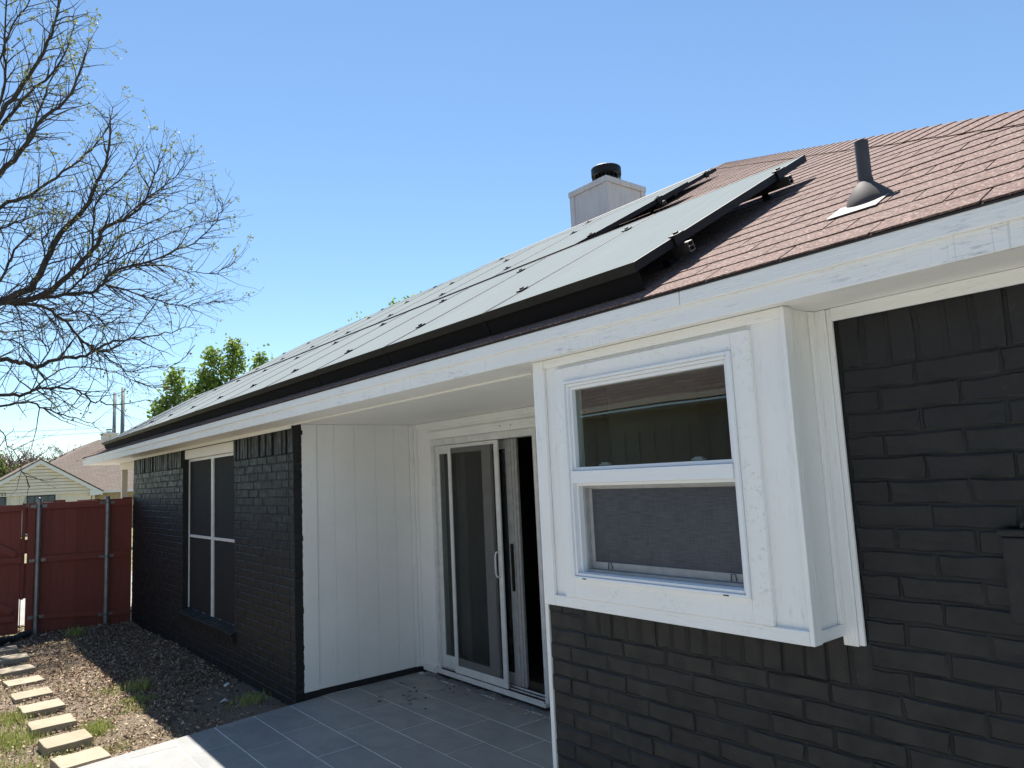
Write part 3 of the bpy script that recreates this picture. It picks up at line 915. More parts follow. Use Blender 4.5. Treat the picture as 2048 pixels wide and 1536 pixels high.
# ---- bay window
bay = MB()
bay.box(-2.545, -2.41, 2.205, 2.235, 1.172, SOF - .001).box(-1.41, -1.288, 2.203, 2.235, 1.172, SOF - .001)
bay.box(-2.41, -1.41, 2.205, 2.235, 1.172, 1.296).box(-2.41, -1.41, 2.205, 2.235, 2.143, SOF - .001)
bay.box(-2.545, -2.515, 2.235, YW + .012, 1.172, SOF - .001).box(-1.320, -1.289, 2.235, YW + .012, 1.172, SOF - .001)
bay.box(-2.515, -1.32, 2.235, YW + .012, 1.176, 1.20)
bay_o = bay.build("bay_window", 'white_z', house)
B("corner_board", 'white_z', bay_o, (-2.558, -2.487, 2.186, 2.204, 1.168, SOF - .002))
B("corner_board", 'white_z', bay_o, (-1.2885, -1.272, 2.188, 2.238, 1.1685, SOF - .002))
B("base_board", 'white_x', bay_o, (-2.487, -1.2885, 2.188, 2.2045, 1.168, 1.214))
B("top_board", 'white_x', bay_o, (-2.487, -1.2885, 2.190, 2.2045, 2.222, SOF - .002))
B("side_strip", 'white_y', bay_o, (-1.2885, -1.276, 2.2385, 2.392, 1.170, 1.208))
B("side_strip", 'white_z', bay_o, (-1.2885, -1.274, 2.366, 2.3915, 1.2085, SOF - .002))
B("wall_casing", 'white_z', bay_o, (-1.288, -1.238, 2.392, YW - .004, 1.138, SOF - .001)); B("wall_casing", 'white_z', bay_o, (-1.2375, -1.219, 2.398, YW - .002, 1.141, SOF - .001))
cs = MB().box(-2.41, -2.347, 2.1835, 2.2045, 1.2145, 2.206).box(-1.482, -1.408, 2.1835, 2.2045, 1.2145, 2.206)
cs.box(-2.347, -1.482, 2.1835, 2.2045, 1.2145, 1.296).box(-2.347, -1.482, 2.1835, 2.2045, 2.143, 2.206)
cs.build("casing", 'white_rough', bay_o, .003)
def ring(x0, x1, z0, z1, w, y0, y1, wb=None, wt=None):
    wb = w if wb is None else wb; wt = w if wt is None else wt
    return MB().box(x0, x0 + w, y0, y1, z0, z1).box(x1 - w, x1, y0, y1, z0, z1).box(x0 + w, x1 - w, y0, y1, z0, z0 + wb).box(x0 + w, x1 - w, y0, y1, z1 - wt, z1)
ring(-2.3465, -1.4825, 1.2965, 2.1425, .012, 2.170, 2.235).build("window_frame", 'vinyl', bay_o, .002)
ring(-2.3340, -1.4950, 1.3090, 2.1300, .012, 2.180, 2.245).build("window_frame", 'vinyl', bay_o, .002)
ring(-2.3215, -1.5075, 1.752, 2.1175, .013, 2.192, 2.25, .014, .014).build("upper_sash", 'vinyl', bay_o, .0015)
B("meeting_rail", 'vinyl', bay_o, (-2.3215, -1.5075, 2.176, 2.25, 1.699, 1.7515), bevel=.003)
B("meeting_rail", 'vinyl', bay_o, (-2.3215, -1.5075, 2.1735, 2.1758, 1.732, 1.7505), bevel=.001)
ring(-2.3215, -1.5075, 1.3105, 1.6985, .012, 2.200, 2.262).build("sash_track", 'vinyl', bay_o, .0015)
ring(-2.3090, -1.5200, 1.3230, 1.6860, .010, 2.226, 2.262).build("sash_track", 'alu_grey', bay_o, .001)
sc = ring(-2.298, -1.531, 1.334, 1.676, .020, 2.246, 2.256, .030, .006).build("screen_frame", 'alu_grey', bay_o, .0015)
B("insect_screen", 'screen', bay_o, (-2.278, -1.551, 2.250, 2.252, 1.364, 1.670), bevel=0)
B("upper_glass", 'glass', bay_o, (-2.308, -1.521, 2.214, 2.218, 1.767, 2.103), bevel=0)
B("lower_glass", 'glass', bay_o, (-2.308, -1.521, 2.270, 2.274, 1.325, 1.700), bevel=0)
for x in (-2.20, -1.72):
    m = MB().box(x, x + .055, 2.224, 2.244, 1.768, 1.776).box(x + .012, x + .045, 2.226, 2.240, 1.776, 1.782).build("sash_lock", 'vinyl', bay_o, .001)
for x in (-2.20, -1.60):
    m = MB().tube([(x, 2.243, 1.338), (x + .003, 2.241, 1.362), (x + .020, 2.241, 1.362), (x + .023, 2.243, 1.338)], .0016, 6).build("screen_clip", 'black_metal', bay_o)
for x in (-2.285, -1.585):
    B("weep_hole", 'black_base', bay_o, (x, x + .022, 2.1685, 2.1720, 1.2985, 1.3025), bevel=0)

# ---- sliding patio door
dr = MB().box(-5.710, -5.667, YD - .018, YD + .10, .080, 2.098).box(-4.264, -4.224, YD - .018, YD + .10, .080, 2.098)
dr.box(-5.667, -4.264, YD - .018, YD + .10, 2.040, 2.098)
door = dr.build("sliding_door", 'alu', house, .003)
thr = MB().box(-5.742, -4.226, YD - .050, YD + .10, .056, .079).box(-5.667, -4.264, YD + .012, YD + .018, .079, .094).box(-5.667, -4.264, YD + .056, YD + .062, .079, .100)
thr.box(-5.667, -4.264, YD - .030, YD - .026, .079, .086)
thr.build("threshold", 'alu', door, .0015)
# fixed leaf
fx = MB().box(-5.667, -5.612, YD + .008, YD + .034, .10, 2.038).box(-4.965, -4.842, YD + .008, YD + .034, .10, 2.038)
fx.box(-5.612, -4.965, YD + .008, YD + .034, .10, .205).box(-5.612, -4.965, YD + .008, YD + .034, 1.962, 2.038)
fx.build("fixed_leaf", 'alu', door, .003)
B("fixed_glass", 'door_glass', door, (-5.612, -4.965, YD + .013, YD + .017, .205, 1.962), bevel=0)
# sliding leaf, pushed almost fully to the left
sx0 = -5.36
sl = MB().box(sx0, sx0 + .06, YD + .064, YD + .094, .102, 2.036).box(-4.712, -4.640, YD + .064, YD + .094, .102, 2.036).box(-4.640, -4.606, YD + .070, YD + .098, .102, 2.036)
sl.box(-4.606, -4.580, YD + .076, YD + .10, .102, 2.036)
sl.box(sx0 + .06, -4.712, YD + .064, YD + .094, .102, .19).box(sx0 + .06, -4.712, YD + .064, YD + .094, 1.96, 2.036)
slo = sl.build("sliding_leaf", 'alu_grey', door, .003)
B("sliding_glass", 'door_glass', door, (sx0 + .06, -4.712, YD + .078, YD + .082, .19, 1.96), bevel=0)
MB().box(-4.668, -4.652, YD + .040, YD + .0635, .83, 1.20).build("latch_handle", 'black_metal', door, .005)
# screen leaf in front
sf = MB().box(-5.444, -5.398, YD - .012, YD + .004, .088, 2.036).box(-4.764, -4.711, YD - .012, YD + .004, .088, 2.036)
sf.box(-5.398, -4.764, YD - .012, YD + .004, .088, .150).box(-5.398, -4.764, YD - .012, YD + .004, 2.006, 2.036)
sf.build("screen_leaf", 'alu', door, .003)
B("screen_mesh", 'door_screen', door, (-5.398, -4.764, YD - .005, YD - .004, .150, 2.006), bevel=0)
MB().tube([(-4.745, YD - .012, .94), (-4.757, YD - .036, .945), (-4.765, YD - .040, .975), (-4.765, YD - .040, 1.105), (-4.757, YD - .036, 1.135), (-4.745, YD - .012, 1.14)], .0075, 8).build("pull_handle", 'alu', door, smooth=True)
# pale curtain gathered behind the fixed leaf
cu = MB(); n = 60
for i in range(n + 1):
    x = -5.64 + .62 * i / n; y = YD + .20 + .022 * math.sin(i * 1.15) + .01 * math.sin(i * .37)
    cu.v.append((x, y, .16)); cu.v.append((x, y + .01, 2.02))
for i in range(n): cu.f.append((2 * i, 2 * i + 2, 2 * i + 3, 2 * i + 1))
tag(cu.build("curtain", 'curtain', smooth=True), "pale curtain hanging behind the left glass of the patio door", "curtain")

# ---- chimney, vent, porch
ch = MB().box(-8.10, -7.305, 7.925, 8.78, 4.6, 6.17)
cho = ch.build("chimney", 'chimney', house, .004)
CX0, CX1, CY0, CY1 = -8.115, -7.29, 7.91, 8.795
ring_c = MB()
ring_c.box(CX0 - .012, CX1 + .012, CY0 - .012, CY0 + .012, 6.115, 6.205).box(CX0 - .012, CX1 + .012, CY1 - .012, CY1 + .012, 6.115, 6.205)
ring_c.box(CX0 - .012, CX0 + .012, CY0 + .012, CY1 - .012, 6.115, 6.205).box(CX1 - .012, CX1 + .012, CY0 + .012, CY1 - .012, 6.115, 6.205)
ring_c.box(CX0 + .012, CX1 - .012, CY0 + .012, CY1 - .012, 6.165, 6.20)
ring_c.build("chimney_crown", 'chimney', cho, .003)
for x0, x1, y0, y1 in ((CX0, CX0 + .10, CY0, CY0 + .014), (CX1 - .10, CX1, CY0, CY0 + .014), (CX1 - .014, CX1, CY0 + .0145, CY0 + .10), (CX1 - .014, CX1, CY1 - .10, CY1)):
    B("corner_board", 'chimney', cho, (x0, x1, y0, y1, 4.6, 6.114))
fc = Vector((-7.70, 8.36, 6.20))
m = MB().lathe(fc, (0, 0, 1), [(.19, .24), (.240, .24), (.240, .355), (.23, .365), (.0, .367)], 28, False); m.build("chimney_cap", 'black_metal', cho, smooth=False)
m = MB()
for k in range(22):
    a = 2 * math.pi * k / 22; p = fc + Vector((math.cos(a), math.sin(a), 0)) * .225
    m.tube([p, p + Vector((0, 0, .29))], .006, 4)
m.lathe(fc, (0, 0, 1), [(.15, 0), (.15, .2)], 16); tag(m.build("cap_mesh", 'black_metal', cho), None)

roofz = lambda y: P0.z + (y - P0.y) * PITCH
VX, VY = -1.146, 2.605
vpo = MB().lathe((VX, VY, roofz(VY) + .04), (0, 0, 1), [(.0235, 0), (.0235, .183), (.0195, .183), (.0195, .10)], 24, False).build("vent_pipe", 'ventpipe', house, smooth=True)
vpo.modifiers.new("edge", 'EDGE_SPLIT')
bt = MB(); n = 32
prof = [(0.079, 0.0), (.078, .006), (.070, .018), (.058, .034), (.044, .050), (.031, .063), (.027, .068), (.0265, .082)]
topc = Vector((VX, VY, roofz(VY) + .0)); base_c = rp(-1.125, .532, .004)
for i, (rr, h) in enumerate(prof):
    t = min(1, h / .068)
    ax = (RN * (1 - t) + Vector((0, 0, 1)) * t).normalized()
    e1 = Vector((1, 0, 0)); e2 = ax.cross(e1)
    c = base_c.lerp(topc, t) + ax * h
    for k in range(n):
        a = 2 * math.pi * k / n
        bt.v.append(tuple(c + (e1 * math.cos(a) + e2 * math.sin(a)) * rr))
for i in range(len(prof) - 1):
    for k in range(n):
        k2 = (k + 1) % n; bt.f.append((i * n + k, i * n + k2, (i + 1) * n + k2, (i + 1) * n + k))
bt.build("pipe_boot", 'vent', vpo, smooth=True)
MB().obox(rp(-1.135, .384, .010), (1, 0, 0), EU, RN, -.090, .085, 0, .13, 0, .0022).build("flashing_sheet", 'flash', vpo)

po = MB().box(-14.26, -14.17, 2.64, 2.73, -.13, 2.15); po.build("porch_post", 'far_cream', house, .004)
MB().box(-14.28, -12.14, 2.62, 2.75, 2.15, SOF - .001).box(-14.28, -14.15, 2.76, 12.4, 2.15, SOF - .001).build("porch_beam", 'far_cream', house, .004)

# ================================================================== SOLAR ARRAY
PW, PH, OFF = 1.028, 1.638, 0.13
X1, S1 = -1.872, 0.118
X2, S2 = -3.752, 1.872
def panel_meshes(with_skirt):
    hw = PW - .012
    glass = MB().box(-hw + .012, -.012, .012, PH - .012, -.006, -.002).mesh("glass", M['solar'])
    fr = MB().box(-hw, -hw + .012, 0, PH, -.038, 0).box(-.012, 0, 0, PH, -.038, 0).box(-hw + .012, -.012, 0, .012, -.038, 0).box(-hw + .012, -.012, PH - .012, PH, -.038, 0)
    fr = fr.mesh("frame", M['black_metal'])
    back = MB().box(-hw + .012, -.012, .012, PH - .012, -.012, -.008).mesh("backsheet", M['far_dark'])
    sk = None
    if with_skirt:
        sk = MB().add([(-hw - .005, -.004, .002), (.003, -.004, .002), (.003, -.006, -.040), (-hw - .005, -.006, -.040), (-hw - .005, -.0005, .002), (.003, -.0005, .002), (.003, -.002, -.040), (-hw - .005, -.002, -.040)],
                       [(0, 1, 2, 3), (4, 7, 6, 5), (0, 4, 5, 1), (3, 2, 6, 7), (0, 3, 7, 4), (1, 5, 6, 2)]).mesh("front_trim", M['black_metal'])
    shd = MB().add([(-hw - .005, .012, -.038), (.0, .012, -.038), (.0, .004, -.121), (-hw - .005, .004, -.121), (-hw - .005, .014, -.038), (.0, .014, -.038), (.0, .006, -.121), (-hw - .005, .006, -.121)], [(0, 1, 2, 3), (4, 7, 6, 5), (1, 5, 6, 2), (0, 3, 7, 4)]).mesh("shade_strip", M['panel_shade'])  # black strip added to stand in for the dark shade under the panels
    cl = MB().box(-.022, .022, -.028, .028, .0015, .008).box(-.008, .008, -.010, .010, .008, .016).box(-.004, .004, -.028, .028, -.05, .002).mesh("clamp", M['black_metal'])
    return glass, fr, back, sk, shd, cl
PMS = panel_meshes(True)
ORD = ["first", "second", "third", "fourth", "fifth", "sixth", "seventh", "eighth", "ninth", "tenth", "last"]
def place_panel(x, s, row, i, n, clamps):
    lab = ("rightmost" if i == 0 else "leftmost" if i == n - 1 else ORD[i] + " from the right") + (" solar panel of the lower row, above the eave", " solar panel of the middle row", " crosswise solar panel of the topmost row, below the ridge")[row]
    e = empty("solar_panel", (0, 0, 0), lab, "solar panel", ("solar panels in the lower row", "solar panels in the middle row", "solar panels in the topmost row")[row])
    e.matrix_basis = Matrix.Translation(rp(x, s, OFF)) @ ROT_ROOF
    for me, nm in zip(PMS, ("glass", "frame", "backsheet", "front_trim", "shade_strip", "clamp")):
        if nm in ("front_trim", "shade_strip") and row: continue
        if nm == "clamp":
            for c in clamps:
                o = bpy.data.objects.new("clamp", me); COL.objects.link(o); o.parent = e; o.location = (.006, c, 0)
            if i == n - 1:
                for c in clamps:
                    o = bpy.data.objects.new("clamp", me); COL.objects.link(o); o.parent = e; o.location = (-PW + .006, c, 0)
            continue
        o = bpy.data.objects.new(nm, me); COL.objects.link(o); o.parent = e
    return e
for i in range(11): place_panel(X1 - PW * i, S1, 0, i, 11, (.322, 1.31))
for i in range(8): place_panel(X2 - PW * i, S2, 1, i, 8, (.20, 1.145))
# third row, lying crosswise and closer to the roof
PW_, PH_ = PW, PH
PW, PH, OFF = 1.638, 1.000, 0.088
PMS = panel_meshes(True)
for i in range(4): place_panel(-4.08 - PW * i, 3.535, 2, i, 4, (.20, .80))
PW, PH, OFF = PW_, PH_, 0.13
for s, xa, xb, lab in ((S1 + .322, X1 + .055, X1 - 11 * PW - .03, "lowest aluminium rail under the lower solar panels"), (S1 + 1.31, X1 + .05, X1 - 11 * PW - .03, "aluminium rail under the upper edge of the lower solar panels"),
                       (S2 + .20, X2 + .05, X2 - 8 * PW - .03, "aluminium rail under the lower edge of the middle row of solar panels"), (S2 + 1.145, X2 + .05, X2 - 8 * PW - .03, "aluminium rail under the upper edge of the middle row of solar panels")):
    e = empty("mounting_rail", rp(xa, s, .05), lab, "rail", "rails carrying the solar panels")
    m = MB()
    o = rp(0, s, 0)
    for (a, b, c, d) in ((-.020, -.016, .047, .0905), (.016, .020, .047, .0905), (-.016, .016, .047, .051), (-.016, .016, .068, .072), (-.016, -.006, .087, .0905), (.006, .016, .087, .0905)):
        m.obox(o, (1, 0, 0), EU, RN, xb, xa, a, b, c, d)
    m.build("channel", 'mill', e)
    x = xa - .17
    while x > xb:
        f = MB().obox(rp(x, s + .024, 0), (1, 0, 0), EU, RN, -.018, .018, -.0035, .0025, .006, .075)
        f.obox(rp(x, s + .024, 0), (1, 0, 0), EU, RN, -.022, .022, -.004, .075, .0125, .018).obox(rp(x, s + .055, 0), (1, 0, 0), EU, RN, -.009, .009, -.009, .009, .018, .028)
        f.build("rail_foot", 'black_metal', e); x -= 1.32

# ================================================================== UTILITY BOX
ub = empty("utility_box", (-.55, 2.38, 1.4), "black painted utility box on the brick wall right of the bay window", "utility box")
MB().box(-.79, -.36, 2.384, 2.405, 1.270, 1.508).build("cabinet", 'brick', ub, .006)
MB().box(-.797, -.35, 2.379, 2.405, 1.509, 1.530).build("lid", 'brick', ub, .006)
MB().tube([(-.735, 2.395, 1.528), (-.735, 2.395, 1.545), (-.70, 2.395, 1.555), (-.64, 2.395, 1.552)], .008, 8).build("conduit", 'brick', ub, smooth=True)

# ================================================================== FENCE AND GATE
FX = -12.14
fen = empty("wood_fence", (FX, 1.75, -.1), "red stained wood fence panel between the gate and the black brick wall", "fence")
y = 1.110; k = 0
while y < 2.39:
    w = min(.146 + rng.uniform(-.004, .004), 2.408 - y)
    B("picket", 'red_board', fen, (FX - .036 - rng.uniform(0, .004), FX - .018, y, y + w, -.12 + rng.uniform(-.03, .01), 1.672 + rng.uniform(-.012, .034)), bevel=.002)
    y += w + rng.uniform(-.001, .0006)
def rail(y0, y1, z0, z1, zb0, zb1, name="rail", par=fen, mat='red_rail'):
    return MB().add([(FX - .017, y0, z0), (FX + .018, y0, z0), (FX + .018, y1, zb0), (FX - .017, y1, zb0), (FX - .017, y0, z1), (FX + .018, y0, z1), (FX + .018, y1, zb1), (FX - .017, y1, zb1)],
                    [(0, 3, 2, 1), (4, 5, 6, 7), (0, 1, 5, 4), (1, 2, 6, 5), (2, 3, 7, 6), (3, 0, 4, 7)]).build(name, mat, par, .003)
rail(1.108, 2.40, 1.582, 1.672, 1.574, 1.662); rail(1.195, 2.40, .862, .946, .829, .914); rail(1.195, 2.40, .108, .168, .0, .072)
MB().box(FX - .016, FX + .012, 1.108, 1.195, -.13, 1.58).build("picket", 'red_board', fen, .003)
for yy, zt, zb in ((1.229, 1.715, -.2), (2.072, 1.69, -.14)):
    p = MB().lathe((FX + .050, yy, zb), (0, 0, 1), [(.030, 0), (.030, zt - zb)], 18, False).build("post", 'post_steel', fen, smooth=True)
    MB().lathe((FX + .050, yy, zt), (0, 0, 1), [(.034, -.022), (.035, 0), (.030, .018), (.017, .030), (0.001, .034)], 18, False).build("post_cap", 'galv', p, smooth=True)
    for zc in (1.628, .89 + (.0 if yy < 2 else -.03), .12 + (.01 if yy < 2 else -.075)):
        c = MB()
        c.lathe((FX + .050, yy, zc - .016), (0, 0, 1), [(.032, 0), (.034, .002), (.034, .030), (.032, .032)], 18, False)
        for sgn in (-1, 1):
            c.box(FX + .0185, FX + .022, yy + sgn * .030 if sgn > 0 else yy - .095, yy + .095 if sgn > 0 else yy - .030, zc - .020, zc + .020)
            c.lathe((FX + .022, yy + sgn * .068, zc), (1, 0, 0), [(.009, 0), (.009, .006), (.002, .008)], 8, False)
        c.build("rail_clamp", 'galv', p)
gate = empty("wood_gate", (FX, .6, -.1), "red stained wood gate with diagonal braces at the left picture edge", "gate")
y = 1.080; k = 0
gb = [(1.043, 1.084), (.915, 1.037), (.786, .9145), (.645, .7855), (.503, .6445), (.36, .5025), (.218, .3595), (.08, .2175)]
for a, b in gb:
    B("board", 'red_board', gate, (FX - .034, FX - .018, a, b, -.06 if a < 1.04 else .38, 1.655 + rng.uniform(0, .02)), bevel=.002)
B("board", 'red_board', gate, (FX - .034, FX - .018, 1.046, 1.056, -.06, .38), bevel=.001)
B("gate_stop", 'red_board', gate, (FX - .060, FX - .040, 1.070, 1.116, .39, .86), (FX - .060, FX - .040, 1.074, 1.116, .99, 1.18), (FX - .060, FX - .040, 1.070, 1.116, 1.26, 1.62), bevel=.001)
B("gate_stop", 'red_board', gate, (FX - .062, FX - .045, 1.030, 1.050, .39, 1.20), bevel=.001)
rail(.08, 1.078, 1.568, 1.660, 1.574, 1.657, "rail", gate); rail(.08, 1.055, .905, .985, .87, .955, "rail", gate); rail(.08, 1.000, .13, .225, .105, .185, "rail", gate)
def brace(y0, z0, y1, z1, w=.085):
    d = Vector((0, y1 - y0, z1 - z0)).normalized(); u = Vector((0, -d.z, d.y))
    m = MB().obox((FX - .015, y0, z0), d, (1, 0, 0), u, 0, math.hypot(y1 - y0, z1 - z0), 0, .030, -w / 2, w / 2)
    m.build("brace", 'red_rail', gate, .003)
brace(.12, 1.52, .98, .985); brace(.12, .80, .96, .235)
f2 = empty("wood_fence", (FX, -1.4, -.1), "red stained wood fence left of the gate", "fence")
m = MB(); y = -3.1
while y < .05:
    m.box(FX - .034, FX - .018, y, y + .14, -.1, 1.66 + rng.uniform(0, .03)); y += .145
tag(m.build("pickets", 'red_board', f2), kind="stuff")
for z in (1.575, .87, .1): B("rail", 'red_rail', f2, (FX - .017, FX + .018, -3.1, .05, z, z + .088))

# ================================================================== STEPPING STONES
sts = [(-11.19, .80), (-10.55, .85), (-9.80, .83), (-9.11, .84), (-8.47, .848), (-7.905, .87), (-7.295, .876), (-6.715, .90), (-6.165, .925)]
for i, (x, y) in enumerate(sts):
    n = len(sts) - 1 - i
    lab = ("stepping stone touching the patio, nearest of the row" if n == 0 else "stepping stone nearest the gate, at the far end of the row" if i == 0 else "buff stepping stone, %s from the patio in the row" % ORD[n])
    e = MB(); hx_, hy_ = .142, .155; a = rng.uniform(-.05, .05) + .06
    pts = []
    for (px, py) in ((-hx_, -hy_), (-.03, -hy_), (hx_ * .6, -hy_), (hx_, -hy_), (hx_, .02), (hx_, hy_), (.04, hy_), (-hx_, hy_), (-hx_, 0)):
        px += rng.uniform(-.006, .006); py += rng.uniform(-.006, .006)
        pts.append((x + px * math.cos(a) - py * math.sin(a), y + px * math.sin(a) + py * math.cos(a), -.072 + rng.uniform(-.002, .002)))
    o = e.prism(pts, (0, 0, -.09)).build("stepping_stone", 'stone', None, .006)
    o.rotation_euler = (0, 0, 0)
    tag(o, lab, "stepping stone", "stepping stones from the gate to the patio")

# black drain hose by the gate
m = MB(); P = []; Rr = []
for i in range(46):
    t = i / 45; P.append((-12.02 + .30 * t, 1.16 - .36 * t, -.070 + .01 * math.sin(t * 9))); Rr.append(.045 + (.006 if i % 2 else 0))
tag(m.tube(P, Rr, 12).build("drain_hose", 'plastic', None, smooth=False), "short black corrugated hose lying at the foot of the gate", "hose")
for (x, y, s, lab) in ((-7.22, 2.25, .05, "pale scrap of litter on the shaded soil near the brick wall"), (-6.64, 2.05, .045, "white plastic scrap on the shaded soil beside the patio")):
    m = MB(); pts = [(x + s * math.cos(a) * rng.uniform(.5, 1.1), y + s * math.sin(a) * rng.uniform(.5, 1.1), ground_z(x, y) + .03 + rng.uniform(0, .03)) for a in (0, .9, 1.8, 2.9, 4, 5.2)]
    m.prism(pts, (0, 0, -.004)); tag(m.build("litter_scrap", 'scrap'), lab, "litter")
# ================================================================== NEIGHBOUR HOUSE BEYOND THE FENCE
K = 45 / 27.0
def nz(z): return 1.75 + (z - 1.75) * K
NX = -45.0
nh = empty("neighbour_house", (NX - 3, 6.5, -.13), "cream clapboard house with brown roof beyond the red fence", "house")
gp, ge, zpk, zev = 4.56, 7.42, 3.66, 1.90            # gable peak y, eave y, peak z, eave z
gl = 2 * gp - ge
slope = (zpk - zev) / (ge - gp)
# clapboards
m = MB(); z = 1.86; hgt = .165
gw = ge - .52
while z < zpk - .16:
    z1 = min(z + hgt, zpk - .14)
    hy0 = min(gw - gp, (zpk - .10 - z) / slope); hy1 = min(gw - gp, max(.02, (zpk - .10 - z1) / slope))
    zt = z1 - .032
    m.add([(NX + .085, gp - hy0, z), (NX + .085, gp + hy0, z), (NX + .070, gp + hy1, zt), (NX + .070, gp - hy1, zt), (NX, gp - hy0, z), (NX, gp + hy0, z), (NX, gp + hy1, zt), (NX, gp - hy1, zt)],
          [(0, 1, 2, 3), (4, 5, 1, 0), (3, 2, 6, 7)])
    z += hgt
wall = MB().add([(NX - .01, gp - 2.35, -.3), (NX - .01, gp + 2.35, -.3), (NX - .01, gp + 2.35, 1.95), (NX - .01, gp, zpk - .05), (NX - .01, gp - 2.35, 1.95)], [(0, 1, 2, 3, 4)])
wall.box(NX - 10, NX - .5, gp - 2.3, 13.2, -.3, 1.85)
nwall = wall.build("wall", 'clap', nh)
tag(m.build("clapboards", 'clap', nwall, fix=False), kind="stuff")
# stone part to the right of the gable
B("stone_wall", 'tan', nh, (NX - .6, NX - .45, gp + 2.30, 13.2, -.3, 1.86), bevel=0)
B("stone_wall", 'tan', nh, (NX - .1, NX - .02, 5.62, 7.0, -.3, 1.855), bevel=0)
B("corner_post", 'far_cream', nh, (NX - .02, NX + .05, 5.28, 5.44, -.3, 1.858)); B("corner_post", 'far_cream', nh, (NX - .02, NX + .05, 3.72, 3.92, -.3, 1.858)); B("corner_post", 'far_cream', nh, (NX - .02, NX + .05, 3.18, 3.28, -.3, 1.858)); B("corner_post", 'far_cream', nh, (NX - .02, NX + .05, 6.96, 7.08, -.3, 1.858))
w = B("window", 'far_dark', nh, (NX, NX + .05, 4.02, 5.26, .5, 1.845), bevel=0)
for i in range(4): B("pane", 'far_pane', w, (NX + .046, NX + .054, 4.07 + .295 * i, 4.07 + .295 * i + .26, .55, 1.80), bevel=0)
w = B("window", 'far_dark', nh, (NX, NX + .05, 2.0, 3.14, .5, 1.845), bevel=0); B("pane", 'far_pane', w, (NX + .046, NX + .054, 2.05, 3.09, .55, 1.80), bevel=0)
# rake boards and eave returns
for sg in (-1, 1):
    a = (NX + .22, gp, zpk); b = (NX + .22, gp + sg * (ge - gp), zev)
    MB().prism([a, b, (b[0], b[1], b[2] - .20), (a[0], a[1], a[2] - .20)] if sg > 0 else [b, a, (a[0], a[1], a[2] - .20), (b[0], b[1], b[2] - .20)], (-.22, 0, 0)).build("rake_board", 'far_white', nh)
    y0 = gp + sg * (ge - gp)
    MB().prism([(NX + .225, y0 - sg * .62, zev - .13), (NX + .225, y0, zev - .02), (NX + .225, y0 - sg * .02, zev - .10), (NX + .225, y0 - sg * .60, zev + .30 - .02)], (-.22, 0, 0)) if False else None
    MB().prism([(NX + .226, y0 - sg * .60, zev + .15), (NX + .226, y0 - sg * .02, zev - .15), (NX + .226, y0 - sg * .60, zev - .20)], (-.22, 0, 0)).build("eave_return", 'far_white', nh)
nr = MB()
for sg in (-1, 1):
    nr.prism([(NX + .26, gp, zpk + .03), (NX + .26, gp + sg * (ge - gp + .05), zev + .03 - .03), (NX - 7, gp + sg * (ge - gp + .05), zev), (NX - 7, gp, zpk + .03)], (0, 0, .04))
# main hip roof
px, py, pz = -50.5, 8.11, 5.07
ex, ez = NX - .3, 1.95
hw = 5.6
nr.add([(ex, py - hw, ez), (ex, py + hw, ez), (px, py, pz), (px - 9, py, pz), (px - 14, py - hw, ez), (px - 14, py + hw, ez)], [(0, 1, 2), (0, 2, 3, 4), (1, 5, 3, 2), (4, 3, 5)])
nroof = nr.build("roof", 'far_roof', nh)
B("fascia", 'far_white', nh, (ex - .05, ex + .02, ge - .2, py + hw, ez - .13, ez + .0), bevel=0)
nc = B("chimney", 'clap', nroof, (-52.8, -52.0, 8.57, 9.39, 3.6, 5.50)); B("chimney_crown", 'far_white', nroof, (-52.85, -51.95, 8.50, 9.46, 5.501, 5.585)); 
m = MB().lathe((-52.4, 9.03, 5.586), (0, 0, 1), [(.17, 0), (.17, .06)], 12).lathe((-52.4, 9.03, 5.80), (0, 0, 1), [(.24, 0), (.24, .06), (.05, .09)], 12)
for k in range(8):
    a = k * math.pi / 4; m.tube([(-52.4 + .2 * math.cos(a), 9.03 + .2 * math.sin(a), 5.6), (-52.4 + .2 * math.cos(a), 9.03 + .2 * math.sin(a), 5.82)], .015, 4)
m.build("chimney_cap", 'galv', nroof)
tc = bpy.data.curves.new("house_number", 'FONT'); tc.body = "722"; tc.size = .215; tc.extrude = .006; tc.space_character = 1.12
tmp = bpy.data.objects.new("tmp_number", tc); COL.objects.link(tmp)
bpy.context.view_layer.update()
me = bpy.data.meshes.new_from_object(tmp.evaluated_get(bpy.context.evaluated_depsgraph_get()))
bpy.data.objects.remove(tmp)
me.materials.clear(); me.materials.append(M['number'])
num = bpy.data.objects.new("house_number", me); _link(num, nh)
num.matrix_basis = Matrix.Translation((NX + .095, 2.80, 1.915)) @ Matrix(((0, 0, 1), (1, 0, 0), (0, 1, 0))).to_4x4()

# house across the yard, seen only as a reflection in the bay window
oh = empty("opposite_house", (-4, -8.5, 0), "olive sided house with brown roof and white gutter, mirrored in the bay window", "house")
B("wall", 'olive', oh, (-16, 9, -12.0, -7.0, -.2, 2.92), bevel=0)
m = MB()
for i in range(60):
    m.box(-16 + i * .42, -16 + i * .42 + .05, -6.999, -6.975, 0, 2.5)
m.build("batten_strips", 'olive', oh)
MB().prism([(-16.5, -6.5, 3.04), (-16.5, -12.5, 6.3), (-16.5, -12.5, 6.2), (-16.5, -6.5, 2.94)], (26, 0, 0)).build("roof", 'near_roof', oh)
MB().box(-16.5, 9.5, -6.49, -6.40, 2.96, 3.07).build("gutter", 'far_cream', oh)
B("soffit_board", 'olive', oh, (-16.4, 9.4, -6.97, -6.50, 2.86, 2.90), bevel=0)

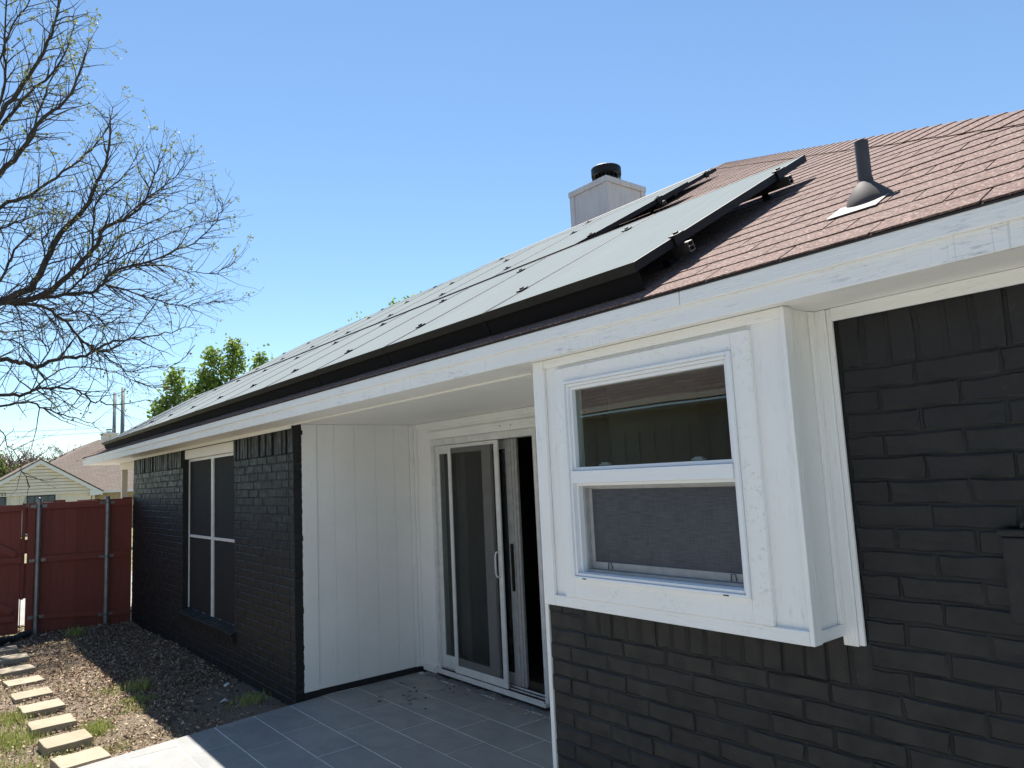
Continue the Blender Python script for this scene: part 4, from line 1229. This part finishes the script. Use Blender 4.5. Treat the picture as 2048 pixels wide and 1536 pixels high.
# ================================================================== POLES AND WIRES
pa = MB().tube([(-60, 10.62, -.3), (-60, 10.60, 9.16)], [.15, .112], 12).build("utility_pole", 'pole', None, smooth=True); tag(pa, "shorter grey utility pole rising behind the far chimney", "utility pole")
pbm = MB().tube([(-60, 11.13, -.3), (-60, 11.15, 9.55)], [.165, .128], 12).build("utility_pole", 'pole', None, smooth=True); tag(pbm, "taller grey utility pole, right of the shorter one behind the far roof", "utility pole")
def wire(a, b, sag, lab, r=.016):
    a, b = Vector(a), Vector(b); P = []
    for i in range(13):
        t = i / 12; p = a.lerp(b, t); p.z -= sag * 4 * t * (1 - t); P.append(p)
    tag(MB().tube(P, r, 4).build("power_line", 'cable'), lab, "cable")
wire((-60, 10.6, 6.62), (-62, -12, 6.9), .5, "upper of the two thin cables running left from the poles")
wire((-60, 10.6, 6.28), (-62, -12, 6.5), .5, "lower of the two thin cables running left from the poles")
wire((-60, 11.2, 8.45), (-52, 22.5, 4.6), .3, "uppermost cable slanting down right from the taller pole")
wire((-60, 11.2, 7.55), (-52, 22.5, 3.6), .3, "middle cable slanting down right from the taller pole")
wire((-60, 11.2, 6.75), (-52, 22.5, 2.9), .3, "lowest cable slanting down right from the taller pole")

# ================================================================== TREES
class Twigs:
    def __init__(self): self.v = []; self.f = []
    def tube(self, pts, rad, n):
        t = MB(); t.v = self.v; t.f = self.f; t.tube(pts, rad, n, cap=False)
def leaf_quads(points, size, mb, r, n_per, spread, up=0.0):
    for p in points:
        for _ in range(n_per):
            c = p + Vector((r.gauss(0, spread), r.gauss(0, spread), r.gauss(0, spread)))
            a = Vector((r.gauss(0, 1), r.gauss(0, 1), r.gauss(0, 1) + up)).normalized()
            b = a.orthogonal().normalized(); b = (b * math.cos(q := r.uniform(0, 6.28)) + a.cross(b) * math.sin(q))
            s = size * r.uniform(.6, 1.3); w = s * .38
            e = a.cross(b)
            i = len(mb.v)
            mb.v.extend([tuple(c - b * s * .5), tuple(c + e * w + a * w * .3), tuple(c + b * s * .5), tuple(c - e * w + a * w * .3)])
            mb.f.append((i, i + 1, i + 2, i + 3))
TR = random.Random(11)
def noisy(v, k, r): return (v + Vector((r.gauss(0, k), r.gauss(0, k), r.gauss(0, k)))).normalized()
tips = []
def grow(tw, p, d, length, r0, level, r, leaves, maxlev, trop=.05, kink=.16, rmin=.0024):
    """one branch with zig-zag segments, then children"""
    nseg = max(3, int(length / (.10 if level > 1 else .14)))
    pts = [p.copy()]; rad = [r0]; cur = p.copy(); dd = d.copy()
    for i in range(nseg):
        dd = noisy(dd, kink, r); dd.z += trop; dd.normalize()
        cur = cur + dd * (length / nseg) * r.uniform(.8, 1.2)
        pts.append(cur.copy()); rad.append(max(rmin, r0 * (1 - .70 * (i + 1) / nseg)))
        if level < maxlev and i >= 1 and r.random() < (.48 if level == 1 else .32):
            side = noisy(dd, .05, r); ax = side.orthogonal().normalized()
            ax = (ax * math.cos(q := r.uniform(0, 6.28)) + side.cross(ax) * math.sin(q))
            a = math.radians(r.uniform(28, 62))
            cd = (side * math.cos(a) + ax * math.sin(a)).normalized()
            grow(tw, cur, cd, length * r.uniform(.38, .68) * (1 - .35 * i / nseg), rad[-1] * .72, level + 1, r, leaves, maxlev, trop, kink, rmin)
    tw.tube(pts, rad, 3 if r0 < .008 else 4)
    leaves.append(cur.copy())
    if level >= maxlev - 1 and r.random() < .6: leaves.append(pts[len(pts) // 2])
LIMBS=[
  [(-14.2, -0.39, 5.15, 0.075), (-14.03, 0.17, 6.56, 0.066), (-13.87, 0.7, 7.96, 0.056), (-13.7, 1.01, 8.57, 0.046), (-13.53, 1.29, 9.29, 0.036), (-13.37, 1.38, 9.72, 0.024), (-13.2, 1.39, 10.08, 0.008)] ,
  [(-14.2, -0.39, 5.3, 0.06), (-14.32, 0.23, 6.84, 0.053), (-14.43, 0.73, 7.95, 0.046), (-14.55, 1.04, 8.65, 0.038), (-14.67, 1.45, 9.31, 0.03), (-14.78, 1.72, 10.04, 0.02), (-14.9, 1.84, 10.86, 0.008)] ,
  [(-14.4, 0.23, 6.87, 0.04), (-14.2, 0.71, 8.35, 0.034), (-14.0, 0.74, 8.94, 0.028), (-13.8, 0.7, 9.44, 0.021), (-13.6, 0.72, 10.04, 0.012)] ,
  [(-14.0, 0.67, 9.0, 0.025), (-14.07, 0.83, 9.72, 0.02), (-14.13, 1.07, 10.31, 0.015), (-14.2, 1.13, 10.76, 0.008)] ,
  [(-14.2, -0.43, 4.83, 0.08), (-14.03, 0.19, 5.99, 0.071), (-13.86, 0.73, 7.0, 0.063), (-13.69, 1.0, 7.39, 0.053), (-13.51, 1.25, 7.9, 0.044), (-13.34, 1.54, 8.21, 0.033), (-13.17, 1.72, 8.67, 0.022), (-13.0, 1.81, 9.2, 0.006)] ,
  [(-13.8, 1.01, 7.43, 0.03), (-14.0, 1.22, 8.19, 0.025), (-14.2, 1.37, 8.87, 0.02), (-14.4, 1.56, 9.6, 0.014), (-14.6, 1.73, 10.25, 0.006)] ,
  [(-14.2, -0.42, 4.67, 0.06), (-14.34, 0.26, 6.01, 0.054), (-14.49, 0.78, 6.64, 0.047), (-14.63, 1.21, 6.98, 0.041), (-14.77, 1.7, 7.56, 0.033), (-14.91, 2.06, 8.04, 0.026), (-15.06, 2.41, 8.63, 0.017), (-15.2, 2.55, 9.24, 0.006)] ,
  [(-14.6, 0.78, 6.69, 0.02), (-14.7, 1.21, 6.99, 0.016), (-14.8, 1.59, 7.14, 0.012), (-14.9, 2.15, 7.42, 0.006)] ,
  [(-14.2, -0.52, 4.12, 0.11), (-14.12, 0.18, 4.56, 0.102), (-14.04, 0.8, 4.93, 0.093), (-13.96, 1.2, 5.17, 0.084), (-13.88, 1.4, 5.64, 0.075), (-13.8, 1.59, 6.13, 0.066), (-13.72, 1.92, 6.6, 0.056), (-13.64, 2.05, 6.96, 0.046), (-13.56, 2.18, 7.36, 0.035), (-13.48, 2.24, 7.98, 0.023), (-13.4, 2.2, 8.16, 0.007)] ,
  [(-13.8, 1.39, 5.62, 0.022), (-13.83, 1.33, 5.96, 0.019), (-13.87, 1.47, 6.21, 0.015), (-13.9, 1.54, 6.37, 0.01)] ,
  [(-14.2, 0.18, 4.58, 0.09), (-14.07, 0.81, 4.88, 0.083), (-13.94, 1.2, 4.98, 0.076), (-13.81, 1.53, 5.18, 0.069), (-13.68, 1.72, 5.42, 0.062), (-13.55, 2.02, 5.82, 0.054), (-13.42, 2.17, 6.2, 0.046), (-13.29, 2.41, 6.34, 0.038), (-13.16, 2.69, 6.62, 0.029), (-13.03, 2.85, 7.14, 0.019), (-12.9, 2.88, 7.41, 0.006)] ,
  [(-13.4, 2.0, 5.78, 0.028), (-13.48, 2.0, 6.15, 0.024), (-13.56, 2.08, 6.71, 0.021), (-13.64, 2.24, 6.95, 0.017), (-13.72, 2.52, 7.32, 0.012), (-13.8, 2.73, 7.86, 0.006)] ,
  [(-13.1, 2.38, 6.27, 0.022), (-13.18, 2.73, 6.72, 0.019), (-13.25, 3.06, 7.09, 0.015), (-13.32, 3.33, 7.45, 0.011), (-13.4, 3.47, 7.8, 0.005)] ,
  [(-14.0, 1.2, 5.0, 0.05), (-13.86, 1.68, 5.08, 0.046), (-13.72, 2.02, 5.13, 0.043), (-13.58, 2.18, 5.25, 0.039), (-13.44, 2.28, 5.42, 0.035), (-13.3, 2.54, 5.57, 0.031), (-13.16, 2.74, 5.61, 0.027), (-13.02, 3.1, 5.8, 0.022), (-12.88, 3.55, 6.08, 0.017), (-12.74, 3.85, 6.53, 0.012), (-12.6, 3.85, 6.71, 0.005)] ,
  [(-13.8, 1.67, 5.06, 0.03), (-13.87, 1.93, 5.41, 0.027), (-13.93, 2.27, 5.74, 0.023), (-14.0, 2.75, 6.06, 0.019), (-14.07, 3.26, 6.45, 0.015), (-14.13, 3.81, 6.76, 0.011), (-14.2, 4.2, 6.95, 0.005)] ,
  [(-13.5, 2.17, 5.23, 0.026), (-13.4, 2.34, 5.18, 0.023), (-13.3, 2.86, 5.05, 0.019), (-13.2, 3.24, 4.92, 0.015), (-13.1, 3.58, 4.97, 0.011), (-13.0, 3.84, 5.03, 0.005)] ,
  [(-13.4, 2.28, 5.41, 0.022), (-13.25, 2.76, 5.59, 0.018), (-13.1, 3.29, 5.54, 0.014), (-12.95, 3.74, 5.5, 0.01), (-12.8, 4.04, 5.64, 0.004)] ,
  [(-13.7, 1.72, 5.43, 0.025), (-13.84, 2.18, 5.75, 0.022), (-13.98, 2.58, 6.31, 0.018), (-14.12, 3.1, 6.72, 0.015), (-14.26, 3.61, 7.11, 0.011), (-14.4, 3.97, 7.4, 0.005)] ,
  [(-14.1, 0.81, 4.88, 0.045), (-14.02, 1.28, 4.88, 0.041), (-13.95, 1.59, 4.75, 0.037), (-13.88, 1.8, 4.5, 0.032), (-13.8, 2.02, 4.24, 0.028), (-13.72, 2.19, 4.12, 0.023), (-13.65, 2.48, 4.25, 0.018), (-13.58, 2.73, 4.57, 0.013), (-13.5, 3.06, 5.16, 0.005)] ,
  [(-13.9, 1.58, 4.74, 0.022), (-13.95, 1.91, 4.82, 0.02), (-14.0, 2.26, 4.74, 0.017), (-14.05, 2.31, 4.49, 0.014), (-14.1, 2.56, 3.98, 0.011), (-14.15, 2.82, 3.73, 0.008), (-14.2, 3.15, 3.62, 0.004)] ,
  [(-13.7, 2.0, 4.23, 0.022), (-13.56, 2.13, 4.13, 0.019), (-13.42, 2.52, 3.79, 0.016), (-13.28, 2.87, 3.83, 0.013), (-13.14, 3.23, 3.88, 0.009), (-13.0, 3.51, 4.22, 0.004)] ,
  [(-14.3, -0.55, 3.61, 0.07), (-14.2, 0.21, 3.82, 0.065), (-14.1, 0.84, 3.96, 0.06), (-14.0, 1.1, 3.92, 0.055), (-13.9, 1.33, 3.86, 0.05), (-13.8, 1.62, 4.01, 0.045), (-13.7, 1.9, 4.01, 0.04), (-13.6, 2.17, 4.18, 0.034), (-13.5, 2.45, 4.31, 0.028), (-13.4, 2.81, 4.36, 0.022), (-13.3, 3.22, 4.47, 0.015), (-13.2, 3.52, 4.61, 0.005)] ,
  [(-14.1, 0.83, 4.33, 0.02), (-14.05, 1.09, 4.22, 0.018), (-14.0, 1.34, 3.87, 0.015)] ,
  [(-14.0, 1.34, 3.87, 0.018), (-14.08, 1.51, 4.17, 0.017), (-14.16, 1.38, 4.34, 0.015), (-14.24, 1.31, 4.49, 0.014), (-14.32, 0.97, 4.49, 0.012), (-14.4, 0.84, 4.48, 0.01)] ,
  [(-13.9, 1.64, 4.02, 0.02), (-14.0, 1.96, 4.53, 0.017), (-14.1, 2.39, 4.72, 0.013), (-14.2, 2.98, 4.75, 0.009), (-14.3, 3.42, 4.43, 0.004)] ,
  [(-14.3, -0.59, 3.08, 0.05), (-14.17, 0.23, 3.27, 0.046), (-14.03, 0.85, 3.37, 0.042), (-13.9, 1.17, 3.4, 0.038), (-13.77, 1.29, 3.47, 0.033), (-13.63, 1.69, 3.49, 0.029), (-13.5, 1.92, 3.39, 0.024), (-13.37, 2.08, 3.24, 0.019), (-13.23, 2.38, 3.2, 0.013), (-13.1, 2.76, 3.26, 0.005)] ,
  [(-14.3, -0.58, 2.93, 0.04), (-14.18, 0.24, 3.12, 0.035), (-14.07, 0.86, 3.22, 0.03), (-13.95, 1.25, 3.25, 0.025), (-13.83, 1.51, 3.14, 0.02), (-13.72, 1.85, 2.99, 0.013), (-13.6, 2.12, 2.92, 0.005)] ,
  [(-14.0, 1.31, 3.5, 0.02), (-14.1, 1.67, 3.84, 0.017), (-14.2, 2.12, 3.93, 0.015), (-14.3, 2.52, 3.87, 0.012), (-14.4, 3.03, 3.68, 0.008), (-14.5, 3.48, 3.62, 0.004)] ,
  [(-14.2, 0.88, 2.85, 0.014), (-14.1, 0.94, 2.68, 0.012), (-14.0, 1.14, 2.31, 0.009), (-13.9, 1.28, 1.91, 0.006)] ,
  [(-14.4, 0.46, 4.15, 0.02), (-14.52, 0.84, 4.62, 0.017), (-14.65, 1.13, 4.76, 0.014), (-14.78, 1.43, 4.68, 0.011), (-14.9, 1.59, 4.85, 0.006)] ,
  [(-14.3, 0.18, 4.6, 0.04), (-14.48, 0.82, 5.37, 0.033), (-14.65, 1.02, 5.97, 0.026), (-14.82, 1.24, 6.32, 0.017), (-15.0, 1.55, 6.71, 0.006)] ,
  [(-14.3, 0.13, 5.9, 0.03), (-14.42, 0.79, 6.26, 0.025), (-14.55, 1.14, 6.49, 0.02), (-14.68, 1.44, 6.72, 0.014), (-14.8, 1.76, 6.87, 0.006)] ,
]

big = empty("bare_tree", (-14.4, -.8, -.13), "large tree with dark bare branches and opening buds at the upper left, beyond the gate", "tree")
tm = MB(); tw = Twigs(); bud_pts = []
tm.tube([(-14.4, -1.05, -.3), (-14.4, -.95, .6), (-14.38, -.86, 1.8), (-14.4, -.76, 2.9), (-14.42, -.66, 3.9), (-14.4, -.56, 4.7), (-14.4, -.46, 5.4), (-14.3, -.2, 6.6), (-14.2, .1, 8.2)], [.30, .25, .225, .21, .19, .16, .13, .08, .03], 10)
for L in LIMBS:
    P = [Vector(q[:3]) for q in L]; Rr = [q[3] for q in L]
    # Catmull-Rom refine
    pts = []; rad = []
    for i in range(len(P) - 1):
        p0, p1, p2, p3 = P[max(i - 1, 0)], P[i], P[i + 1], P[min(i + 2, len(P) - 1)]
        for k in range(4):
            t = k / 4
            q = 0.5 * ((2 * p1) + (p2 - p0) * t + (2 * p0 - 5 * p1 + 4 * p2 - p3) * t * t + (3 * p1 - p0 - 3 * p2 + p3) * t ** 3)
            jit = .012 if pts else 0
            pts.append(q + Vector((TR.gauss(0, jit * 2), TR.gauss(0, jit), TR.gauss(0, jit)))); rad.append(Rr[i] * (1 - t) + Rr[i + 1] * t)
    pts.append(P[-1]); rad.append(Rr[-1])
    tm.tube(pts, [max(.0065, x * .64) for x in rad], 7)
    tot = len(pts)
    for i in range(2, tot):
        t = i / tot
        q = to_px(pts[i])
        if q is None or q[0] < -120: continue
        nb_ = 2 if TR.random() < .85 else 1
        if pts[i].z < 4.6 and TR.random() < .45: continue
        for _ in range(nb_):
            dd = (pts[i] - pts[i - 1]).normalized()
            ax = dd.orthogonal().normalized(); ax = ax * math.cos(a := TR.uniform(0, 6.28)) + dd.cross(ax) * math.sin(a)
            ang = math.radians(TR.uniform(25, 60))
            cd = (dd * math.cos(ang) + ax * math.sin(ang)).normalized()
            ln = TR.uniform(.55, 1.2) * (1.0 - .55 * t)
            grow(tw, pts[i], cd, ln, max(.006, min(.012, rad[i] * .5)), 1, TR, bud_pts, 3, .035)
tm.build("trunk", 'bark', big, smooth=True)
t2 = MB(); t2.v = tw.v; t2.f = tw.f
tag(t2.build("twigs", 'twig', big, fix=False), kind="stuff")
bl = MB()
for p in bud_pts:
    hi = (p.z - 2.0) / 7.0
    k = 1 if TR.random() < .22 else 0
    if TR.random() < .05 + .75 * max(0, hi - .35): k += TR.randint(2, 5)
    if k: leaf_quads([p], .042, bl, TR, k, .022, -.3)
tag(bl.build("bud_leaves", 'bud', big, fix=False), kind="stuff")

def leafy_tree(base, spires, label, seed, dens=1.0, leafsize=.15):
    r = random.Random(seed)
    e = empty("green_tree", base, label, "tree")
    tk = MB(); lf = MB(); bx, by, bz = base
    tops = []
    for (dx, dy, ztop, rad, zlow) in spires:
        top = Vector((bx + dx, by + dy, ztop))
        fork = Vector((bx + dx * .3, by + dy * .3, zlow - .6))
        tk.tube([(bx, by, bz), (bx, by, bz + (zlow - bz) * .5), fork, fork.lerp(top, .5), top], [.16, .13, .10, .05, .01], 6)
        n = int(150 * dens * rad * (ztop - zlow) / 2)
        for i in range(n):
            t = r.random() ** .8; z = zlow + (ztop - zlow) * t
            prof = math.sin(min(1, (1 - t) * 1.25 + .06) * math.pi / 2) ** .8 * (0.55 + .45 * min(1, t * 3 + .3))
            a = r.uniform(0, 6.28); rr = rad * prof * r.uniform(.45, 1.05) * (1 + .25 * math.sin(z * 5 + a * 3))
            c = Vector((bx + dx + rr * math.cos(a), by + dy + rr * math.sin(a), z))
            o = Vector((bx + dx, by + dy, z - .35 * rr))
            if r.random() < .5: tk.tube([o, o.lerp(c, .6), c], [.02, .012, .004], 3, False)
            leaf_quads([c], leafsize, lf, r, r.randint(7, 15), .15, .2)
    tk.build("trunk", 'bark', e)
    tag(lf.build("crown", 'leaf', e, fix=False), kind="stuff")
leafy_tree((-30, 7.45, -.13), [(0, -.12, 6.35, .55, 3.0), (0, -.55, 5.25, .50, 2.9), (.2, .50, 5.65, .5, 3.0)], "green tree beside the utility poles, left one behind the roof", 3)
leafy_tree((-30, 9.2, -.13), [(0, -.85, 6.35, .35, 4.6), (0, -.45, 7.2, .5, 4.0), (.2, .35, 7.65, .52, 4.2), (.1, -.35, 6.0, .85, 3.6), (0, 1.55, 7.25, .38, 5.6)], "taller green tree with several tops behind the solar panels", 5)
leafy_tree((-26, 15.6, -.13), [(0, .0, 9.25, .35, 7.4), (0, .75, 9.45, .35, 7.4), (0, -.6, 9.0, .25, 7.4)], "tree tops peeping over the middle of the solar panels", 8)
leafy_tree((-28, 14.6, -.13), [(0, 0, 8.85, .22, 7.6), (0, -.35, 8.6, .16, 7.6)], "single small tree top peeping over the solar panels, lower down", 9)

# twiggy shrub-like tree behind the gable
bt_ = empty("twiggy_tree", (-55, 4.4, -.13), "pinkish leafless bushy tree behind the far gable at the left", "tree")
r = random.Random(21); tk = MB(); tw2 = Twigs(); lp = []
for k in range(24):
    y0 = 4.3 + r.gauss(0, 1.05); d = Vector((r.gauss(0, .3), r.gauss(.12, .34), 1)).normalized()
    p = Vector((-55 + r.gauss(0, .8), y0, .6))
    q = p + d * r.uniform(2.3, 3.5)
    tk.tube([p - Vector((0, 0, .8)), p, p.lerp(q, .5), q], [.08, .07, .05, .03], 5)
    for j in range(12):
        s = p.lerp(q, r.uniform(.25, 1.0))
        dd = noisy(d, .45, r); grow(tw2, s, dd, r.uniform(1.1, 1.9), .040, 1, r, lp, 3, .05, .14, .013)
tk.build("trunk", 'shrubtwig', bt_)
t2 = MB(); t2.v = tw2.v; t2.f = tw2.f
# thicken the far twigs a little so they do not vanish
tag(t2.build("twigs", 'shrubtwig', bt_, fix=False), kind="stuff")
lf = MB()
for p in lp:
    if r.random() < .55: leaf_quads([p], .11, lf, r, r.randint(1, 2) if p.z > 3.6 else r.randint(2, 4), .08)
tag(lf.build("crown", 'brownleaf', bt_, fix=False), kind="stuff")
# loose evergreen hedge low behind it
leafy_tree((-54, 3.2, -.13), [(0, 0, 4.3, .9, .8), (0, .9, 3.5, .8, .8)], "dark green bush at the left edge below the bare tree", 14, .8, .18)

# ================================================================== LEAF LITTER, GRASS
R2_ = np.random.default_rng(5)
def litter_field(n, fx, size, name, mat):
    """curled four-triangle leaves lying on the soil"""
    pts = []
    while len(pts) < n:
        x, y = fx()
        pts.append((x, y))
    P = np.array(pts)
    V = np.zeros((n, 6, 3)); 
    for i, (x, y) in enumerate(P):
        s = size * R2_.uniform(.45, 1.25); w = s * R2_.uniform(.35, .6)
        yaw = R2_.uniform(0, 6.28); pitch = R2_.normal(0, .35); roll = R2_.normal(0, .45)
        curl = s * R2_.uniform(-.15, .45)
        loc = np.array([[-s / 2, 0, curl], [0, -w / 2, curl * .3], [0, 0, 0], [0, w / 2, curl * .3], [s / 2, 0, curl], [0, 0, 0]])
        cr, sr, cp, sp, cy, sy = math.cos(roll), math.sin(roll), math.cos(pitch), math.sin(pitch), math.cos(yaw), math.sin(yaw)
        Rm = np.array([[cy, -sy, 0], [sy, cy, 0], [0, 0, 1]]) @ np.array([[cp, 0, sp], [0, 1, 0], [-sp, 0, cp]]) @ np.array([[1, 0, 0], [0, cr, -sr], [0, sr, cr]])
        V[i] = loc @ Rm.T + [x, y, ground_z(x, y) + .012 + R2_.uniform(0, .022)]
    m = MB(); m.v = [tuple(map(float, q)) for q in V.reshape(-1, 3)]
    for i in range(n):
        b = i * 6; m.f += [(b, b + 1, b + 2), (b, b + 2, b + 3), (b + 1, b + 4, b + 2), (b + 2, b + 4, b + 3)]
    o = m.build(name, mat, None, fix=False); tag(o, kind="stuff"); return o
def dens_xy():
    while True:
        x = R2_.uniform(-12.05, -5.75); y = R2_.uniform(-.6, 2.4)
        if x > patio_left(y) - .06: continue
        d = .30
        if y > .95: d = .50
        if y > 1.45 and x < -7.2: d = 1.0
        if x > -7.3 and y > 1.9: d = .18
        if x > -7.0: d *= .6
        d *= .55 + .45 * math.sin(x * 3.1 + 1.3 * math.sin(y * 4)) ** 2
        if .70 < y < 1.01 and any(abs(x - sx) < .135 for sx, _ in sts): d *= .04
        if R2_.random() < d: return x, y
litter_field(30000, dens_xy, .036, "leaf_litter", 'litter')
def far_xy():
    x = R2_.uniform(-13.2, -11.6); y = R2_.uniform(.6, 2.4); return x, y
litter_field(700, far_xy, .06, "leaf_litter", 'litter')
def slab_xy():
    while True:
        x = R2_.uniform(-5.9, -3.2); y = R2_.uniform(2.2, 3.58)
        c = math.exp(-((x + 5.55) ** 2 / .10 + (y - 3.15) ** 2 / .08)) + .8 * math.exp(-((y - 3.48) ** 2) / .004)
        if R2_.random() < c: return x, y
V = []
lm_ = MB()
for i in range(46):
    x, y = slab_xy(); s = .012 + .022 * R2_.random(); a = R2_.uniform(0, 6.28)
    c, t = math.cos(a), math.sin(a)
    b = len(lm_.v); lm_.v += [(x + s * c, y + s * t, .004), (x - s * t * .4, y + s * c * .4, .010), (x - s * c, y - s * t, .005), (x + s * t * .4, y - s * c * .4, .003)]; lm_.f.append((b, b + 1, b + 2, b + 3))
tag(lm_.build("leaf_crumbs", 'litter', None, fix=False), kind="stuff")
# ragged mortar smear where slabs meet the door wall
ms = MB(); x = -5.9; prev = None
while x < -3.0:
    w = .004 + .022 * abs(math.sin(x * 5.1) * math.sin(x * 11.7 + 1)) + rng.uniform(0, .018)
    hh = .001 + .012 * abs(math.sin(x * 7.3)) * rng.uniform(.3, 1.2) + rng.uniform(0, .008)
    cur = [(x, YD - .005, -.004), (x, YD - .006, .010 + hh), (x, YD - .03 - w, .0022 + rng.uniform(0, .003)), (x, YD - .036 - w, -.004)]
    b = len(ms.v); ms.v += cur
    if prev is not None:
        for k in range(3): ms.f.append((prev + k, b + k, b + k + 1, prev + k + 1))
    prev = b; x += .018
ms.build("mortar_smear", 'smear', patio, smooth=False)

gr = MB(); dry = MB(); GR = random.Random(3)
def tuft(x, y, n, spread, h, mb, lean=.35):
    for _ in range(n):
        px, py = x + GR.gauss(0, spread), y + GR.gauss(0, spread)
        if px > patio_left(py) - .02: continue
        if .72 < py < 1.0 and any(abs(px - sx) < .14 for sx, _ in sts) and GR.random() < .95: continue
        z = ground_z(px, py)
        a = GR.uniform(0, 6.28); l = GR.uniform(0, lean); hh = h * GR.uniform(.3, .85); w = GR.uniform(.0018, .0038)
        dx, dy = math.cos(a) * l * hh, math.sin(a) * l * hh
        nx_, ny_ = -math.sin(a) * w, math.cos(a) * w
        b = len(mb.v)
        mb.v += [(px - nx_, py - ny_, z), (px + nx_, py + ny_, z), (px + dx * .4 + nx_ * .8, py + dy * .4 + ny_ * .8, z + hh * .6), (px + dx * .4 - nx_ * .8, py + dy * .4 - ny_ * .8, z + hh * .6), (px + dx * 1.3, py + dy * 1.3, z + hh)]
        mb.f += [(b, b + 1, b + 2, b + 3), (b + 3, b + 2, b + 4)]
for (x, y, n, s, h) in ((-7.80, .60, 420, .11, .10), (-7.15, .56, 520, .13, .11), (-7.45, .45, 500, .2, .09), (-6.93, 1.14, 230, .055, .13), (-6.80, 1.12, 90, .05, .10), (-8.04, 1.42, 130, .09, .08), (-7.47, 1.56, 260, .07, .09),
                        (-7.9, 1.66, 130, .07, .17), (-7.2, 1.45, 120, .08, .08), (-6.30, 1.13, 160, .09, .06), (-6.65, .90, 160, .10, .07), (-6.35, .62, 220, .12, .08), (-6.55, 2.24, 150, .09, .10), (-11.5, 1.62, 90, .06, .20), (-8.9, .55, 240, .2, .06), (-6.95, .20, 500, .3, .09), (-6.3, .25, 300, .2, .09), (-9.6, .4, 200, .25, .06)):
    tuft(x, y, int(n * 1.5), s, h, gr)
for i in range(330):
    x, y = GR.uniform(-11.5, -5.9), GR.uniform(.2, 1.9)
    tuft(x, y, GR.randint(4, 14), .05, .055, dry if GR.random() < .75 else gr, .9)
for (x, y) in ((-11.2, 1.5), (-6.5, 1.2), (-6.2, 1.3), (-7.6, 1.3), (-8.3, 1.3)): tuft(x, y, 130, .14, .06, dry, 1.0)
tag(gr.build("grass", 'grass', None, fix=False), kind="stuff")
tag(dry.build("dry_grass", 'straw', None, fix=False), kind="stuff")
